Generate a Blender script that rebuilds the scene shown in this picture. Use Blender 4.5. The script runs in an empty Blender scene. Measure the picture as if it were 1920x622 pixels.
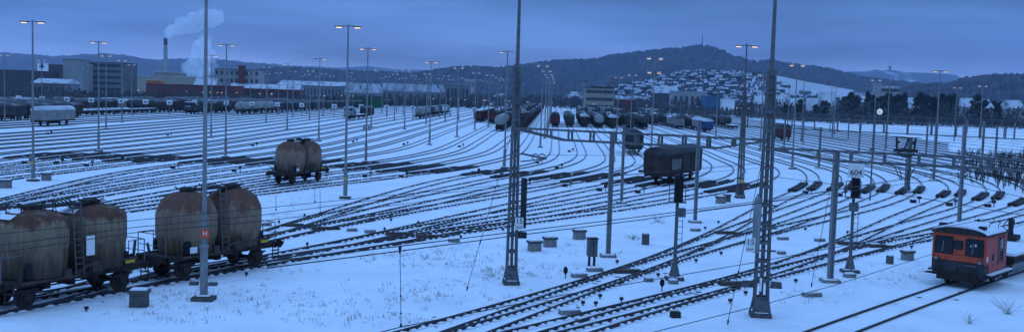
import bpy, bmesh, math, random
from mathutils import Vector, Matrix
R = math.radians
random.seed(7)
SMOKE = True; HAZE = 0.00006
C = bpy.context.scene.collection
scene = bpy.context.scene

# ------------------------------------------------------------------ camera
F = 1870.0; CX, CY = 960.0, 311.0; HC = 9.5
PITCH = math.atan((311 - 178.2) / F); ROLL = math.atan(0.0300)
cd = bpy.data.cameras.new('camera'); cam = bpy.data.objects.new('camera', cd); C.objects.link(cam)
cd.sensor_width = 36.0; cd.lens = 36.0 * F / 1920.0; cd.clip_start = 0.5; cd.clip_end = 30000
cam.matrix_world = Matrix.Translation((0, 0, HC)) @ Matrix.Rotation(math.pi / 2 - PITCH, 4, 'X') @ Matrix.Rotation(ROLL, 4, 'Z')
scene.camera = cam

# ------------------------------------------------------------------ sky, light, exposure
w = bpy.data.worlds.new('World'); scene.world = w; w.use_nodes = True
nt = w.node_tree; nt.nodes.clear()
N = nt.nodes.new; L = nt.links.new
out = N('ShaderNodeOutputWorld'); bg = N('ShaderNodeBackground')
sky = N('ShaderNodeTexSky'); sky.sky_type = 'NISHITA'; sky.sun_disc = False
sky.sun_elevation = R(4); sky.sun_rotation = R(250); sky.air_density = 1.6; sky.ozone_density = 4.0
tc = N('ShaderNodeTexCoord'); sep = N('ShaderNodeSeparateXYZ'); L(tc.outputs['Generated'], sep.inputs[0])
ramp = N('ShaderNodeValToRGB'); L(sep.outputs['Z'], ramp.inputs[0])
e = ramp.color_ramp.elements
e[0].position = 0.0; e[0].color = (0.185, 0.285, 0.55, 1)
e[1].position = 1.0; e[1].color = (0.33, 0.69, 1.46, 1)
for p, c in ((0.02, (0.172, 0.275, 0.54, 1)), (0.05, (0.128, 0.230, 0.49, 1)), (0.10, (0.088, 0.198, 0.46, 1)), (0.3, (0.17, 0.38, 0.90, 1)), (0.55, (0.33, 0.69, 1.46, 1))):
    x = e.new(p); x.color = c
# streaky cloud layer
mp = N('ShaderNodeMapping'); mp.inputs['Scale'].default_value = (1.5, 1.5, 12); L(tc.outputs['Generated'], mp.inputs[0])
nz = N('ShaderNodeTexNoise'); nz.inputs['Scale'].default_value = 2.1; nz.inputs['Detail'].default_value = 5; nz.inputs['Roughness'].default_value = 0.5
L(mp.outputs[0], nz.inputs[0])
cr = N('ShaderNodeMapRange'); cr.inputs[1].default_value = 0.36; cr.inputs[2].default_value = 0.64; cr.inputs[3].default_value = 0.66; cr.inputs[4].default_value = 1.32
L(nz.outputs[0], cr.inputs[0])
# brighter towards the left (west) of the view
az = N('ShaderNodeMapRange'); az.inputs[1].default_value = -0.45; az.inputs[2].default_value = 0.5; az.inputs[3].default_value = 1.13; az.inputs[4].default_value = 0.86
L(sep.outputs['X'], az.inputs[0])
mul = N('ShaderNodeMath'); mul.operation = 'MULTIPLY'; L(cr.outputs[0], mul.inputs[0]); L(az.outputs[0], mul.inputs[1])
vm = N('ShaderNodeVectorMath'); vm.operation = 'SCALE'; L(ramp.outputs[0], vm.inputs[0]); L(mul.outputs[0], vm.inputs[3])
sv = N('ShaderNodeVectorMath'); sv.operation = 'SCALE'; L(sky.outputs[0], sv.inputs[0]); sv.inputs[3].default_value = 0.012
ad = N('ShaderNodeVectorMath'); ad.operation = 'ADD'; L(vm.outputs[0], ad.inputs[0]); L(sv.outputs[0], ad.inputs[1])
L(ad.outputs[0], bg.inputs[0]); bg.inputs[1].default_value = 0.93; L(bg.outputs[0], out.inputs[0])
sd = bpy.data.lights.new('sun', 'SUN'); sd.energy = 0.12; sd.angle = R(30); sd.color = (0.55, 0.72, 1.0)
so = bpy.data.objects.new('sun', sd); C.objects.link(so); so.rotation_euler = (R(30), 0, R(60))
vs = scene.view_settings; vs.view_transform = 'Standard'; vs.look = 'None'; vs.exposure = 0.0; vs.gamma = 1.0
scene.cycles.volume_bounces = 2; scene.cycles.max_bounces = 4; scene.cycles.diffuse_bounces = 3

# ------------------------------------------------------------------ where a point of the yard lies
def ray(px, py):
    u = px - CX; v = -(py - CY)
    c, s = math.cos(ROLL), math.sin(ROLL)
    x = u * c - v * s; y = u * s + v * c; z = -F
    a = math.pi / 2 - PITCH; ca, sa = math.cos(a), math.sin(a)
    return (x, y * ca - z * sa, y * sa + z * ca)
def G(px, py, z=0.0):
    d = ray(px, py); t = (z - HC) / d[2]; return (d[0] * t, d[1] * t)
def hz(px): return 178.2 + 0.03 * (px - 960)
def at(px, py, Y):
    d = ray(px, py); t = Y / d[1]; return (d[0] * t, Y, HC + d[2] * t)
YD = 0.0406                       # the straight tracks run along (YD, 1)
YA = math.atan2(1, YD)
def yx(x0, Y): return (x0 + YD * Y, Y)

# ------------------------------------------------------------------ helpers
def kid(o, parent):
    o.parent = parent
class MB:
    def __init__(s): s.v = []; s.f = []; s.m = []; s.sm = []
    def add(s, vs, fs, mi=0, smooth=False):
        b = len(s.v); s.v += [tuple(p) for p in vs]
        for f in fs: s.f.append([b + i for i in f]); s.m.append(mi); s.sm.append(smooth)
    def box(s, c, d, mi=0, rot=None, taper=1.0):
        hx, hy, hz_ = d[0] / 2, d[1] / 2, d[2] / 2
        P = [(-hx, -hy, -hz_), (hx, -hy, -hz_), (hx, hy, -hz_), (-hx, hy, -hz_), (-hx * taper, -hy * taper, hz_), (hx * taper, -hy * taper, hz_), (hx * taper, hy * taper, hz_), (-hx * taper, hy * taper, hz_)]
        if rot is not None: P = [tuple(rot @ Vector(p)) for p in P]
        P = [(p[0] + c[0], p[1] + c[1], p[2] + c[2]) for p in P]
        s.add(P, [(0, 3, 2, 1), (4, 5, 6, 7), (0, 1, 5, 4), (1, 2, 6, 5), (2, 3, 7, 6), (3, 0, 4, 7)], mi)
    def bar(s, a, b, t, mi=0, t2=None):
        a = Vector(a); b = Vector(b); d = b - a; l = d.length
        if l < 1e-6: return
        q = d.to_track_quat('Z', 'Y').to_matrix()
        s.box((a + b) / 2, (t, t2 or t, l), mi, q)
    def cyl(s, a, b, r0, r1=None, n=10, mi=0, caps=True, smooth=True):
        r1 = r0 if r1 is None else r1
        a = Vector(a); b = Vector(b); d = b - a
        q = d.to_track_quat('Z', 'Y').to_matrix(); P = []
        for base, r in ((a, r0), (b, r1)):
            for i in range(n):
                t = 2 * math.pi * i / n; P.append(base + q @ Vector((r * math.cos(t), r * math.sin(t), 0)))
        s.add(P, [(i, (i + 1) % n, n + (i + 1) % n, n + i) for i in range(n)], mi, smooth)
        if caps:
            s.add(P[:n], [tuple(range(n))[::-1]], mi); s.add(P[n:], [tuple(range(n))], mi)
    def lathe(s, prof, c=(0, 0, 0), n=24, mi=0, axis='Z', smooth=True, sy=1.0):
        P = []
        for r, h in prof:
            for i in range(n):
                t = 2 * math.pi * i / n
                if axis == 'Z': P.append((c[0] + r * math.cos(t), c[1] + sy * r * math.sin(t), c[2] + h))
                else: P.append((c[0] + h, c[1] + r * math.cos(t), c[2] + r * math.sin(t)))
        k = len(prof); fs = []
        for j in range(k - 1):
            for i in range(n):
                q = (j * n + i, j * n + (i + 1) % n, (j + 1) * n + (i + 1) % n, (j + 1) * n + i)
                fs.append(q if axis == 'Z' else q)
        s.add(P, fs, mi, smooth)
        s.add(P[:n], [tuple(range(n))[::-1]], mi); s.add(P[-n:], [tuple(range(n))], mi)
    def prism(s, poly, x0, x1, mi=0, axis='X'):
        n = len(poly)
        if axis == 'X': P = [(x0, a, b) for a, b in poly] + [(x1, a, b) for a, b in poly]
        elif axis == 'Y': P = [(a, x0, b) for a, b in poly] + [(a, x1, b) for a, b in poly]
        else: P = [(a, b, x0) for a, b in poly] + [(a, b, x1) for a, b in poly]
        s.add(P, [(i, (i + 1) % n, n + (i + 1) % n, n + i) for i in range(n)] + [tuple(range(n))[::-1], tuple(range(n, 2 * n))], mi)
    def tube(s, pts, r, n=5, mi=0):
        for a, b in zip(pts[:-1], pts[1:]): s.cyl(a, b, r, r, n, mi, False)
    def ring(s, c, R_, r, n=20, mi=0, axis='Y'):
        pts = []
        for i in range(n + 1):
            t = 2 * math.pi * i / n
            if axis == 'Y': pts.append((c[0] + R_ * math.cos(t), c[1], c[2] + R_ * math.sin(t)))
            else: pts.append((c[0], c[1] + R_ * math.cos(t), c[2] + R_ * math.sin(t)))
        s.tube(pts, r, 6, mi)
    def build(s, name, mats, parent=None):
        me = bpy.data.meshes.new(name); me.from_pydata(s.v, [], s.f)
        if not isinstance(mats, (list, tuple)): mats = [mats]
        for m in mats: me.materials.append(m)
        me.polygons.foreach_set('material_index', s.m)
        me.polygons.foreach_set('use_smooth', s.sm)
        bm = bmesh.new(); bm.from_mesh(me); bmesh.ops.recalc_face_normals(bm, faces=bm.faces); bm.to_mesh(me); bm.free()
        me.update()
        o = bpy.data.objects.new(name, me); C.objects.link(o)
        if parent: kid(o, parent)
        return o
def tag(o, label=None, cat=None, group=None, kind=None):
    if label: o['label'] = label
    if cat: o['category'] = cat
    if group: o['group'] = group
    if kind: o['kind'] = kind
    return o
def thing(name, label, cat, loc=(0, 0, 0), rz=0, group=None):
    o = bpy.data.objects.new(name, None); C.objects.link(o); o.location = loc; o.rotation_euler = (0, 0, rz)
    o.empty_display_size = 0.2
    return tag(o, label, cat, group)
KIDS = {}
def dup(o, loc, rz=0, label=None, group=None, scale=1.0):
    if o.name not in KIDS: KIDS[o.name] = [(ch, list(ch.children)) for ch in o.children]
    r = o.copy(); C.objects.link(r); r.location = loc; r.rotation_euler = (0, 0, rz); r.scale = (scale,) * 3 if not isinstance(scale, tuple) else scale
    if label: r['label'] = label
    if group: r['group'] = group
    for ch, gs in KIDS[o.name]:
        c = ch.copy(); C.objects.link(c); c.parent = r
        for g in gs:
            d = g.copy(); C.objects.link(d); d.parent = c
    return r
USED = set()
def place(proto, loc, rz=0, label=None, group=None, scale=1.0):
    if proto.name in USED: return dup(proto, loc, rz, label, group, scale)
    USED.add(proto.name); KIDS[proto.name] = [(ch, list(ch.children)) for ch in proto.children]
    proto.location = loc; proto.rotation_euler = (0, 0, rz); proto.scale = (scale,) * 3 if not isinstance(scale, tuple) else scale
    if label: proto['label'] = label
    if group: proto['group'] = group
    return proto

# ------------------------------------------------------------------ materials
MATS = {}
def mat(name, col, rough=0.8, col2=None, scale=3.0, lo=0.4, hi=0.6, metal=0.0, bump=0.0, bscale=20, stretch=None, emit=None, estr=1.0, detail=6):
    m = bpy.data.materials.new(name); m.use_nodes = True; t = m.node_tree; b = t.nodes['Principled BSDF']
    b.inputs['Base Color'].default_value = (*col, 1); b.inputs['Roughness'].default_value = rough; b.inputs['Metallic'].default_value = metal
    b.inputs['Specular IOR Level'].default_value = 0.25
    tcn = t.nodes.new('ShaderNodeTexCoord'); src = tcn.outputs['Object']
    if stretch:
        mpn = t.nodes.new('ShaderNodeMapping'); mpn.inputs['Scale'].default_value = stretch; t.links.new(src, mpn.inputs[0]); src = mpn.outputs[0]
    if col2:
        n = t.nodes.new('ShaderNodeTexNoise'); n.inputs['Scale'].default_value = scale; n.inputs['Detail'].default_value = detail; n.inputs['Roughness'].default_value = 0.62
        t.links.new(src, n.inputs[0])
        r = t.nodes.new('ShaderNodeValToRGB'); r.color_ramp.elements[0].position = lo; r.color_ramp.elements[1].position = hi
        r.color_ramp.elements[0].color = (*col, 1); r.color_ramp.elements[1].color = (*col2, 1)
        t.links.new(n.outputs[0], r.inputs[0]); t.links.new(r.outputs[0], b.inputs['Base Color'])
    if bump:
        n2 = t.nodes.new('ShaderNodeTexNoise'); n2.inputs['Scale'].default_value = bscale; n2.inputs['Detail'].default_value = 5
        t.links.new(tcn.outputs['Object'], n2.inputs[0])
        bp = t.nodes.new('ShaderNodeBump'); bp.inputs['Strength'].default_value = bump; bp.inputs['Distance'].default_value = 0.1
        t.links.new(n2.outputs[0], bp.inputs['Height']); t.links.new(bp.outputs[0], b.inputs['Normal'])
    if emit:
        b.inputs['Emission Color'].default_value = (*emit, 1); b.inputs['Emission Strength'].default_value = estr
    MATS[name] = m; return m
# snow lying on the yard: faint dirt and trampled patches
snow = mat('snow', (0.84, 0.86, 0.87), 0.7, (0.66, 0.67, 0.70), 0.30, 0.42, 0.85, bump=0.8, bscale=1.1, detail=9)
t = snow.node_tree; bpn = [n for n in t.nodes if n.type == 'BUMP'][0]; bpn.inputs['Distance'].default_value = 0.25
snow_top = mat('snow_cover', (0.80, 0.82, 0.84), 0.7, (0.66, 0.69, 0.72), 2.0, 0.3, 0.8)
snow_thin = mat('thin_snow', (0.62, 0.64, 0.67), 0.8, (0.30, 0.30, 0.31), 2.2, 0.42, 0.72)
house_roof = mat('patchy_roof_snow', (0.50, 0.52, 0.55), 0.8, (0.16, 0.165, 0.175), 0.12, 0.45, 0.62)
snow_roof = mat('roof_snow', (0.62, 0.64, 0.67), 0.8, (0.3, 0.32, 0.34), 0.25, 0.4, 0.75)
railm = mat('rail_steel', (0.022, 0.020, 0.024), 0.55, (0.05, 0.035, 0.03), 3, 0.4, 0.7)
ballast = mat('ballast', (0.045, 0.04, 0.042), 0.95, (0.09, 0.08, 0.08), 8, 0.4, 0.7)
dark = mat('dark_iron', (0.018, 0.017, 0.018), 0.7, (0.05, 0.04, 0.035), 4, 0.4, 0.7)
frame_m = mat('grimy_underframe', (0.018, 0.015, 0.014), 0.85, (0.05, 0.032, 0.024), 3, 0.35, 0.7)
galv = mat('galvanised_steel', (0.24, 0.245, 0.245), 0.55, (0.15, 0.15, 0.15), 3, 0.4, 0.7, stretch=(1, 1, 0.3))
galv_d = mat('weathered_steel', (0.13, 0.135, 0.14), 0.65, (0.08, 0.075, 0.07), 4, 0.4, 0.7)
conc = mat('concrete', (0.26, 0.25, 0.24), 0.9, (0.15, 0.14, 0.135), 3, 0.35, 0.7, bump=0.2)
conc_d = mat('dark_concrete', (0.12, 0.115, 0.11), 0.9, (0.06, 0.055, 0.05), 4, 0.35, 0.7)
def silo_coat(name, stops, seed):
    m = bpy.data.materials.new(name); m.use_nodes = True; t = m.node_tree; b = t.nodes['Principled BSDF']; b.inputs['Roughness'].default_value = 0.75; b.inputs['Specular IOR Level'].default_value = 0.2
    n = t.nodes.new; l = t.links.new; tcn = n('ShaderNodeTexCoord'); mpn = n('ShaderNodeMapping'); mpn.inputs['Location'].default_value = (seed, seed, 0); mpn.inputs['Scale'].default_value = (1.5, 1.5, 0.45); l(tcn.outputs['Object'], mpn.inputs[0])
    nz1 = n('ShaderNodeTexNoise'); nz1.inputs['Scale'].default_value = 1.1; nz1.inputs['Detail'].default_value = 7; l(mpn.outputs[0], nz1.inputs[0])
    sp = n('ShaderNodeSeparateXYZ'); l(tcn.outputs['Object'], sp.inputs[0])
    ma = n('ShaderNodeMath'); ma.operation = 'MULTIPLY_ADD'; l(nz1.outputs[0], ma.inputs[0]); ma.inputs[1].default_value = 1.9; l(sp.outputs['Z'], ma.inputs[2])
    mr = n('ShaderNodeMapRange'); mr.inputs[1].default_value = 2.0; mr.inputs[2].default_value = 5.2; l(ma.outputs[0], mr.inputs[0])
    r = n('ShaderNodeValToRGB'); e_ = r.color_ramp.elements; e_[0].position = stops[0][0]; e_[0].color = (*stops[0][1], 1); e_[1].position = stops[-1][0]; e_[1].color = (*stops[-1][1], 1)
    for q_, c_ in stops[1:-1]: k_ = e_.new(q_); k_.color = (*c_, 1)
    l(mr.outputs[0], r.inputs[0])
    mp2 = n('ShaderNodeMapping'); mp2.inputs['Scale'].default_value = (5, 5, 0.5); l(tcn.outputs['Object'], mp2.inputs[0]); nz2 = n('ShaderNodeTexNoise'); nz2.inputs['Scale'].default_value = 1.6; nz2.inputs['Detail'].default_value = 6; l(mp2.outputs[0], nz2.inputs[0])
    mr2 = n('ShaderNodeMapRange'); mr2.inputs[1].default_value = 0.35; mr2.inputs[2].default_value = 0.7; mr2.inputs[3].default_value = 1.15; mr2.inputs[4].default_value = 0.62; l(nz2.outputs[0], mr2.inputs[0])
    vs_ = n('ShaderNodeVectorMath'); vs_.operation = 'SCALE'; l(r.outputs[0], vs_.inputs[0]); l(mr2.outputs[0], vs_.inputs[3]); l(vs_.outputs[0], b.inputs['Base Color']); return m
silo_m = silo_coat('silo_paint', [(0.0, (0.07, 0.045, 0.03)), (0.18, (0.13, 0.08, 0.045)), (0.32, (0.23, 0.155, 0.10)), (0.62, (0.25, 0.165, 0.11)), (0.72, (0.17, 0.08, 0.05)), (1.0, (0.13, 0.06, 0.036))], 3)
rust = mat('rusty_brown', (0.12, 0.06, 0.04), 0.85, (0.05, 0.03, 0.025), 1.6, 0.35, 0.7)
brown_m = mat('brown_wagon_paint', (0.065, 0.043, 0.036), 0.8, (0.03, 0.024, 0.022), 1.2, 0.35, 0.7)
dgrey_m = mat('dark_grey_wagon_paint', (0.06, 0.06, 0.062), 0.8, (0.03, 0.028, 0.027), 1.2, 0.35, 0.7)
lgrey_m = mat('light_grey_wagon_paint', (0.30, 0.295, 0.28), 0.75, (0.18, 0.165, 0.15), 0.8, 0.4, 0.75)
redw_m = mat('red_brown_wagon_paint', (0.14, 0.035, 0.025), 0.8, (0.06, 0.025, 0.02), 1.2, 0.35, 0.7)
blue_m = mat('blue_paint', (0.03, 0.09, 0.19), 0.7, (0.025, 0.05, 0.1), 1.4, 0.35, 0.7)
loco_red = mat('red_locomotive_paint', (0.58, 0.085, 0.035), 0.6, (0.32, 0.05, 0.026), 2.6, 0.42, 0.78)
loco_pink = mat('faded_red_paint', (0.46, 0.09, 0.075), 0.65, (0.28, 0.055, 0.045), 2.6, 0.45, 0.8)
glass = mat('window_glass', (0.02, 0.025, 0.03), 0.12)
white_m = mat('white_paint', (0.75, 0.75, 0.72), 0.6, (0.6, 0.6, 0.58), 6, 0.4, 0.8)
black_m = mat('black_paint', (0.01, 0.01, 0.012), 0.6)
yellow_m = mat('yellow_plate', (0.65, 0.38, 0.03), 0.6)
orange_m = mat('orange_plate', (0.75, 0.22, 0.06), 0.6)
redplate = mat('red_plate', (0.75, 0.08, 0.03), 0.6)
lamp_m = mat('lit_lamp_glass', (0.9, 0.6, 0.4), 0.5, emit=(1.0, 0.60, 0.34), estr=1.5)
lamp_soft = mat('dim_lamp_glass', (0.9, 0.6, 0.4), 0.5, emit=(1.0, 0.68, 0.50), estr=0.9)
lamp_faint = mat('faint_lamp_glass', (0.7, 0.55, 0.45), 0.5, emit=(1.0, 0.75, 0.62), estr=0.38)
win_lit = mat('lit_window', (0.9, 0.7, 0.4), 0.5, emit=(1.0, 0.6, 0.3), estr=0.8)
wire_m = mat('overhead_wire', (0.02, 0.02, 0.022), 0.6)
wood_m = mat('timber', (0.10, 0.07, 0.05), 0.9, (0.05, 0.035, 0.03), 4)
grass_m = mat('dry_grass', (0.24, 0.18, 0.13), 0.9, (0.12, 0.09, 0.07), 3)

# ------------------------------------------------------------------ ground and hills
g = MB(); xs = [-9000, -3000, -1200, -500, -200, -80, 0, 80, 200, 500, 1200, 3000, 9000]; ys = [-60, 0, 40, 90, 160, 300, 600, 1200, 3000, 9500]
g.add([(x, y, 0) for y in ys for x in xs], [(j * len(xs) + i, j * len(xs) + i + 1, (j + 1) * len(xs) + i + 1, (j + 1) * len(xs) + i) for j in range(len(ys) - 1) for i in range(len(xs) - 1)])
tag(g.build('ground', snow), kind='structure')
def interp(prof, x):
    if x <= prof[0][0]: return prof[0][1]
    for (a, b), (c, d) in zip(prof[:-1], prof[1:]):
        if x <= c: return b + (d - b) * (x - a) / (c - a)
    return prof[-1][1]
def hnoise(x, y, s):
    return math.sin(x * s * 1.3 + 1.7) * math.sin(y * s * 1.1 + 0.4) + 0.5 * math.sin(x * s * 3.1 + y * s * 2.3) + 0.25 * math.sin(x * s * 7.7 - y * s * 5.1)
HT = {}
def hill(name, prof, Y, depth, m, step=6, tree=0.0, rows=14, back=0.5, rough=0.03):
    """a ridge whose crest runs along the profile at distance Y; it rises over `depth` metres in front and falls behind"""
    rnd = random.Random(len(name) * 13 + int(Y)); cols = []
    x = prof[0][0]
    while x <= prof[-1][0]: cols.append(x); x += step
    v = []; f = []; crest = []
    for px in cols:
        cx, cy, cz = at(px, interp(prof, px), Y); crest.append((cx, max(cz, 2)))
    HT[name] = (crest, Y, depth)
    R_ = []
    for j in range(rows + 1): R_.append((-depth + depth * j / rows, 'f'))
    R_ += [(depth * back * 0.5, 'b'), (depth * back, 'b')]
    for (dy, k) in R_:
        for i, (cx, cz) in enumerate(crest):
            if k == 'f': t_ = 1 + dy / depth; h = cz * (t_ * t_ * (3 - 2 * t_)) * (1 + rough * 2 * hnoise(cx, dy, 6.0 / depth) * (1 - t_))
            else: t_ = 1 - dy / (depth * back); h = cz * t_ * t_ * (3 - 2 * t_)
            if tree and h > 6 and k == 'f': h += rnd.uniform(-tree, tree)
            v.append((cx * (Y + dy) / Y, Y + dy, h - 0.5))
    n = len(crest)
    mb = MB(); mb.add(v, [(j * n + i, j * n + i + 1, (j + 1) * n + i + 1, (j + 1) * n + i) for j in range(len(R_) - 1) for i in range(n - 1)])
    return tag(mb.build(name, m), kind='structure')
def hillmat(name, wood, field, scale, lo, hi):
    return mat(name, wood, 0.95, field, scale, lo, hi, bump=1.0, bscale=0.02)
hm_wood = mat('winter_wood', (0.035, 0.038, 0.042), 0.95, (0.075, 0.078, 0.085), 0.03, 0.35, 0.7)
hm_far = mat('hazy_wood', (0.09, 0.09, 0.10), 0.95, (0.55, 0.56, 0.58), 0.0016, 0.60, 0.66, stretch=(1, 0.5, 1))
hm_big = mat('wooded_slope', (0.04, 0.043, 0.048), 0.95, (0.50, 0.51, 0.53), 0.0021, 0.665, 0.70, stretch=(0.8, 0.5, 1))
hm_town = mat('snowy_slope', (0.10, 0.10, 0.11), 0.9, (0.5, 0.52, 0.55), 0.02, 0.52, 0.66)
H1 = [(-80, 101), (0, 100), (40, 101), (80, 104), (110, 105), (150, 103), (190, 101), (230, 103), (265, 110), (290, 113), (330, 110), (380, 110), (420, 113), (460, 118), (500, 119), (540, 123), (600, 128), (660, 140), (720, 172)]
H1b = [(300, 158), (380, 128), (430, 118), (520, 121), (640, 127), (690, 124), (740, 130), (790, 131), (860, 138), (940, 176)]
H2 = [(380, 166), (430, 150), (470, 133), (500, 126), (560, 126), (640, 131), (680, 133), (740, 135.5), (780, 135.5), (813, 131.5), (833, 127.6), (852, 125), (891, 124), (929, 125.7), (960, 124), (990, 128), (1040, 150), (1090, 186)]
H3 = [(820, 176), (900, 133), (960, 124), (998, 119), (1037, 114), (1076, 112), (1114, 111), (1133, 106), (1153, 102.5), (1201, 97), (1240, 93), (1270, 91), (1285, 90), (1299, 86.5), (1308, 86.5), (1318, 86.5), (1338, 88.7), (1357, 95.4), (1376, 105), (1396, 110), (1419, 115.7), (1442, 113), (1463, 116.7), (1488, 120.5), (1531, 125), (1569, 132), (1610, 142), (1660, 155), (1760, 205)]
H5 = [(1080, 180), (1180, 118), (1240, 108), (1280, 104), (1320, 109), (1353, 114), (1415, 124), (1473, 134), (1531, 139), (1600, 144), (1680, 150), (1740, 157), (1800, 168), (1860, 206)]
H4 = [(1440, 192), (1540, 140), (1600, 134), (1619, 134.7), (1633, 133), (1644, 130), (1652, 132.8), (1667, 131), (1681, 131.8), (1700, 135.7), (1735, 136.6), (1773, 138.6), (1793, 140.5), (1802, 147), (1830, 152), (1900, 158), (1990, 209)]
H6 = [(1590, 200), (1640, 184), (1687, 168), (1716, 159), (1745, 156.5), (1773, 156), (1785, 155), (1802, 147), (1822, 144), (1851, 140.5), (1880, 138.6), (1908, 138.6), (1990, 134), (2060, 132)]
HTOWN = [(1030, 186), (1090, 174), (1130, 166), (1180, 160), (1230, 150), (1270, 142), (1290, 137), (1330, 137), (1400, 141), (1450, 143), (1480, 149), (1520, 157), (1560, 164), (1600, 171), (1650, 176), (1700, 186), (1780, 206)]
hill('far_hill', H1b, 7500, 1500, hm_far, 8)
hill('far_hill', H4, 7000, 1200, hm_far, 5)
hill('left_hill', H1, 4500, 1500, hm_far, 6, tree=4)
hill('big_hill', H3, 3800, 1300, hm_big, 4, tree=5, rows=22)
hill('lower_ridge', H5, 2900, 600, hm_wood, 5, tree=4)
hill('right_ridge', H6, 1700, 500, hm_wood, 4, tree=3, rows=20)
hill('middle_ridge', H2, 2300, 500, hm_wood, 4, tree=3.5, rows=16)
hill('town_slope', HTOWN, 2000, 800, hm_town, 8, rows=20, back=0.3)
mb = MB(); v = []; cols_ = list(range(1270, 1601, 10))
for px in cols_:
    for j in range(9):
        t_ = 1.0 - j / 8 * (0.2 if px < 1400 else 0.62) ; Y = 1200 + 800 * t_; cx, cy, cz = at(px, interp(HTOWN, px), 2000); tt = t_ * t_ * (3 - 2 * t_)
        v.append((at(px, 180, Y)[0], Y, cz * tt * (1 + 0.06 * abs(hnoise(cx, Y, 0.0075)) * (1 - t_)) + 1.5))
mb.add(v, [(i * 9 + j, (i + 1) * 9 + j, (i + 1) * 9 + j + 1, i * 9 + j + 1) for i in range(len(cols_) - 1) for j in range(8)])
tag(mb.build('snow_field', mat('field_snow', (0.50, 0.52, 0.55), 0.9, (0.38, 0.40, 0.42), 0.01, 0.4, 0.7)), kind='structure')
def slope_z(px, Y):
    """height of the town slope at the image column px and distance Y"""
    cx, cy, cz = at(px, interp(HTOWN, px), 2000); t_ = 1 + (Y - 2000) / 800.0
    t_ = max(0, min(1, t_)); return cz * t_ * t_ * (3 - 2 * t_)

# ------------------------------------------------------------------ tracks
T={}
T['m8']=[(645,222),(540,237),(428,253),(320,266),(250,274),(160,283),(100,288.5),(25,298),(0,301),(-60,309)]
T['m7']=[(720,217.5),(645.6,229),(602,236.5),(540,244),(428,261.4),(360,270.5),(250,283),(190,287),(87,300),(0,312),(-60,320)]
T['m6']=[(720,223.6),(645.6,235),(602,243),(540,251.5),(490,259),(428,268.2),(360,278.4),(252,290),(150,301),(68,312),(0,319),(-60,326)]
T['m5']=[(720,229),(645.6,243),(602,251.7),(540,260.5),(490,267.9),(428,277.3),(360,287),(310,292),(212,304),(150,311),(68,320),(0,327),(-60,334)]
T['m4']=[(778,225),(720,236.5),(645.6,251.5),(602,261),(540,270.5),(512,275.6),(428,287),(388,291.2),(370,293.5),(264,306),(200,314),(160,318.6),(94,327),(0,338),(-60,345)]
T['m3']=[(807,227),(720,247.2),(645.6,264.4),(602,274),(508,287.5),(455,295.5),(349,307),(320,311),(225,325),(160,339),(113,351),(58,365),(0,379),(-80,400)]
T['m2']=[(856.8,221.5),(806.8,235.6),(720,259),(677.5,268.7),(645.6,276),(603.7,284),(508,297),(407,310),(320,322),(275.8,329.5),(160,349),(100,361),(0,382),(-80,400)]
T['m1']=[(881,223),(856.8,230),(806.8,245.4),(733,268.5),(684.7,280),(647,287),(604,294.2),(567,299),(473,311.5),(388,323.5),(320,335),(240,347),(160,361),(0,390),(-80,404)]
T['0']=[(888,230.5),(861.8,239),(813.6,257.2),(777,271.6),(748,281),(700,290),(640,299.5),(604,305),(535,315),(508,319.4),(388,335),(320,344.5),(235,358),(160,371),(0,400),(-80,413)]
T['1']=[(916.8,236),(871.5,259),(834.8,276.5),(807.8,285.6),(755.7,296.5),(697.9,305.7),(640,312.5),(608,316),(508,329.5),(440,340),(388,349.5),(290,366),(200,384),(100,403),(0,421),(-80,435)]
T['2']=[(929.4,246.6),(900.4,264.9),(876.3,279.7),(860.9,286.5),(813.6,297.6),(755.7,307.5),(707.5,314.8),(651.6,322),(508,339.5),(400,358),(290,373.5),(200,389),(100,406),(0,424),(-80,438)]
T['3']=[(958.3,257.2),(940.9,271.6),(927.4,281),(912.8,288),(890.8,294.1),(852.2,302.4),(813.6,311.1),(767.3,318.6),(717.2,324.6),(651,332.8),(580,340.5),(508,350),(400,366),(290,381),(200,395),(0,428),(-80,442)]
T['4']=[(1000.5,247),(987,269),(975,283.5),(956,295.5),(910,306.7),(866.7,316.3),(779.9,327.5),(700,337.5),(640,345.2),(561,354),(508,360.5),(405,375),(291,388),(200,400),(100,415),(0,432),(-80,446)]
T['5']=[(1042,243.7),(1041,271),(1040.5,287),(1033,297),(1018,305),(998.6,310.5),(971.6,315.4),(945.8,319.7),(872.4,330.5),(812.5,343.4),(745,361.4),(685,380),(640,395),(604,407),(534,429.6),(482,445),(430,461),(300,499),(187,538),(126,556),(0,581)]
T['6']=[(1073.8,245.6),(1079,257.2),(1089,281),(1091,291),(1085,300),(1069,308),(1046.8,314.4),(1012,322.6),(933,334.6),(844,354),(742.8,375.6),(700,386),(640,399.5),(604,409),(534,430.5),(482,446),(430,461),(300,499),(187,538),(126,556),(0,581)]
T['7']=[(1101.8,237.9),(1124.3,268),(1141,290.3),(1145,299.9),(1136.5,310),(1110,319.2),(1081.5,326),(1008.2,337.9),(952,349.8),(857.6,371.5),(783,387.7),(700,406.5),(617.6,424),(570,433),(520.8,443),(440,460),(300,500),(187,538),(126,556),(0,581)]
T['8']=[(1184.7,287.4),(1198.2,297),(1202,304.7),(1195,312.8),(1172,321),(1148,328.2),(1069,343.3),(977,360.7),(952,365.9),(835,384.5),(767.5,397.2),(700,409.5),(617.6,425.5),(570,434),(520.8,444),(440,461),(300,500.5),(187,538.5),(126,556.5),(0,581.5)]
T['9']=[(1240,292),(1262,303),(1269,312),(1260,320),(1235,329),(1216.6,333.5),(1146,347.2),(1052,365.2),(977,382.5),(952,388.5),(880,404),(820,418),(760,431),(700,448),(640,461),(554,477),(480,490),(320,520),(260,532),(187,547),(126,558.5),(0,582),(-100,600)]
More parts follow.
